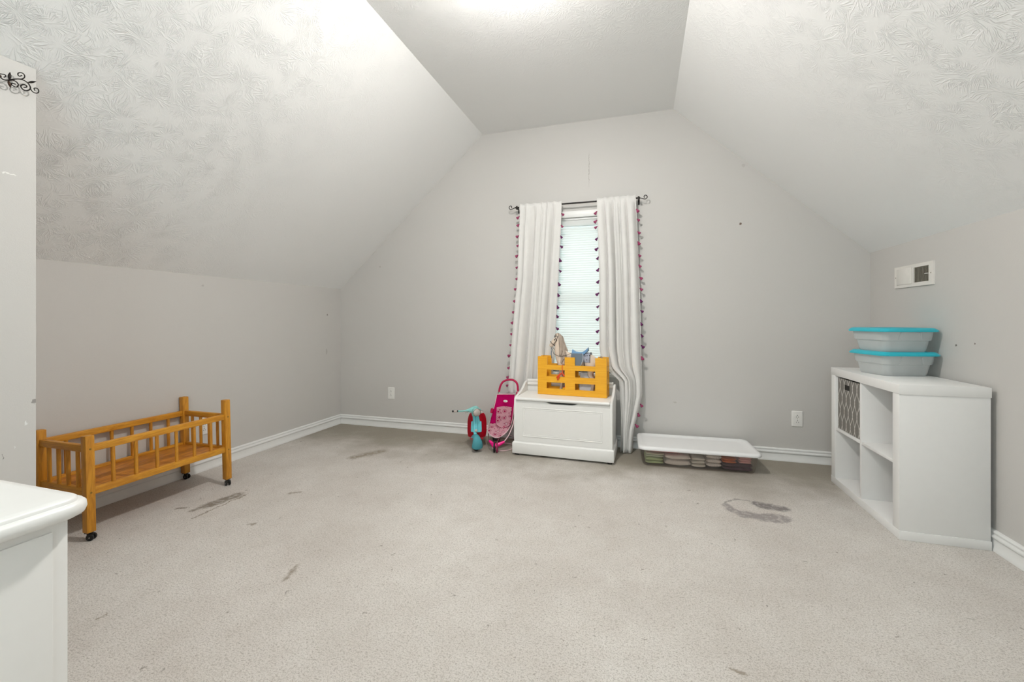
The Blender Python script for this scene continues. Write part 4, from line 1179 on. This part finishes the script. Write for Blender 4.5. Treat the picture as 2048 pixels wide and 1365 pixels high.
# floor board, rear body, seat and back wheel
obj('floorboard', box(B(), -.055, .055, .075, .190, .068, .082, .005), 'red', sc)
bm = B(); rows = []
for y, wd, z0, z1 in ((.178, .048, .070, .13), (.20, .062, .060, .170), (.25, .070, .055, .178), (.31, .058, .060, .168), (.345, .030, .085, .135)):
    rows.append([(wd * math.cos(a), y, (z0 + z1) / 2 + (z1 - z0) / 2 * math.sin(a)) for a in [2 * PI * k / 18 for k in range(18)]])
loft(bm, rows); obj('rear_body', bm, 'red', sc, 60)
bm = B(); rows = []
for y, z, wd in ((.185, .178, .024), (.20, .190, .036), (.26, .186, .040), (.31, .190, .038), (.325, .184, .022)):
    rows.append([(wd * math.cos(a), y, z + .014 * math.sin(a)) for a in [2 * PI * k / 16 for k in range(16)]])
loft(bm, rows); obj('seat', bm, 'maroon', sc, 60)
obj('rear_wheel', lathe(B(), [(.012, -.014), (.034, -.014), (.041, -.008), (.041, .008), (.034, .014), (.012, .014)], 24, frame_to((0, .275, .041), (1, 0, 0))), 'rubber', sc)

# ------------------------------------------------------------------ long lidded box with folded clothes
LB = Vector((.362, 3.372, 0)); LR = .047
lb = thing('long_storage_box', 'long clear underbed box with white lid by the gable wall', 'storage box', LB, LR)
bm = B(); outer = []; inner = []
for zz, f in ((.004, 0), (.012, .25), (.128, 1)): outer.append([(x, y, zz) for x, y in rrect(.715 + .045 * f, .325 + .04 * f, .035, 6)])
for zz, f in ((.128, 1), (.012, .25), (.0065, .05)): inner.append([(x, y, zz) for x, y in rrect(.711 + .045 * f, .321 + .04 * f, .033, 6)])
loft(bm, outer + inner); obj('bin', bm, 'clear', lb, 50)
bm = B(); rings = []
for ow, zz in ((-.010, .124), (.016, .122), (.019, .128), (.017, .138), (.010, .145), (-.006, .147), (-.020, .143), (-.030, .136), (-.06, .1355)):
    rings.append([(x, y, zz) for x, y in rrect(.760 + 2 * ow, .362 + 2 * ow, .048, 8)])
loft(bm, rings); obj('lid', bm, 'lid_w', lb, 60)
LM = Matrix.Translation(LB) @ Matrix.Rotation(LR, 4, 'Z')
def cloth(name, label, mat, cx_, cy_, z0, w_, d_, h_, tilt=0, layers=3, seed=0):
    """folded garment: stacked soft layers with a rounded fold facing the front"""
    rnd = random.Random(seed); bm = B(); lh = h_ / layers
    for i in range(layers):
        zz = z0 + lh * i; ww = w_ * (1 - .05 * rnd.random()); dd = d_ * (1 - .06 * rnd.random()); rows = []
        nx = 12
        for k in range(nx + 1):
            t = k / nx; x = -ww / 2 + ww * t
            e = math.sin(PI * min(1, max(0, t))) ** .3 if 0 < t < 1 else .25
            ring_ = []
            for j in range(16):
                a = 2 * PI * j / 16
                yy = dd / 2 * math.copysign(abs(math.cos(a)) ** .35, math.cos(a)) * (.9 + .1 * e)
                z_ = lh * .49 * e * math.copysign(abs(math.sin(a)) ** .6, math.sin(a))
                z_ += .0025 * math.sin(x * 60 + i * 2 + seed) * (1 if math.sin(a) > 0 else .3)
                ring_.append((x, yy, zz + lh / 2 + z_ + tilt * x))
            rows.append(ring_)
        loft(bm, rows)
    o = obj(name, bm, mat, None, 180); o.location = LM @ Vector((cx_, cy_, 0)); o.rotation_euler = (0, 0, LR)
    return tag(o, label, 'clothes')
cloth('folded_towel', 'sage green folded cloth at the end of the long box next to the curtain', 'green_c', -.285, -.01, .008, .125, .26, .046, 0, 2, 1)
cloth('folded_blanket', 'pale mint folded cloth lying on the sage green cloth in long box', 'mint_c', -.283, -.01, .056, .128, .26, .034, 0, 2, 2)
cloth('folded_shirt', 'coral red folded cloth on top of the pile under the white lid', 'coral_c', -.215, -.02, .0985, .27, .26, .020, 0, 1, 3)
cloth('baby_pajamas', 'white dotted folded pajamas between green and cream cloths in the long box', 'dot_c', -.130, -.01, .008, .175, .27, .082, 0, 2, 4)
cloth('folded_bodysuit', 'cream folded bodysuit standing between two dotted garments in long box', 'cream_c', .008, -.01, .008, .095, .27, .070, 0, 3, 5)
cloth('baby_sleeper', 'white dotted folded sleeper beside dark plum cloth in the long box', 'dot_c', .108, -.01, .018, .10, .27, .085, 0, 3, 6)
cloth('dark_trousers', 'dark plum folded trousers at the bottom of the long box', 'plum_c', .258, -.01, .008, .19, .27, .048, 0, 2, 7)
cloth('pink_tights', 'pale pink rolled tights above the plum trousers in long box', 'pink_c', .305, -.02, .057, .08, .25, .05, 0, 3, 8)
cloth('orange_socks', 'small orange rolled socks resting on the plum trousers in long box', 'orange_c', .205, -.03, .057, .09, .24, .034, 0, 2, 9)
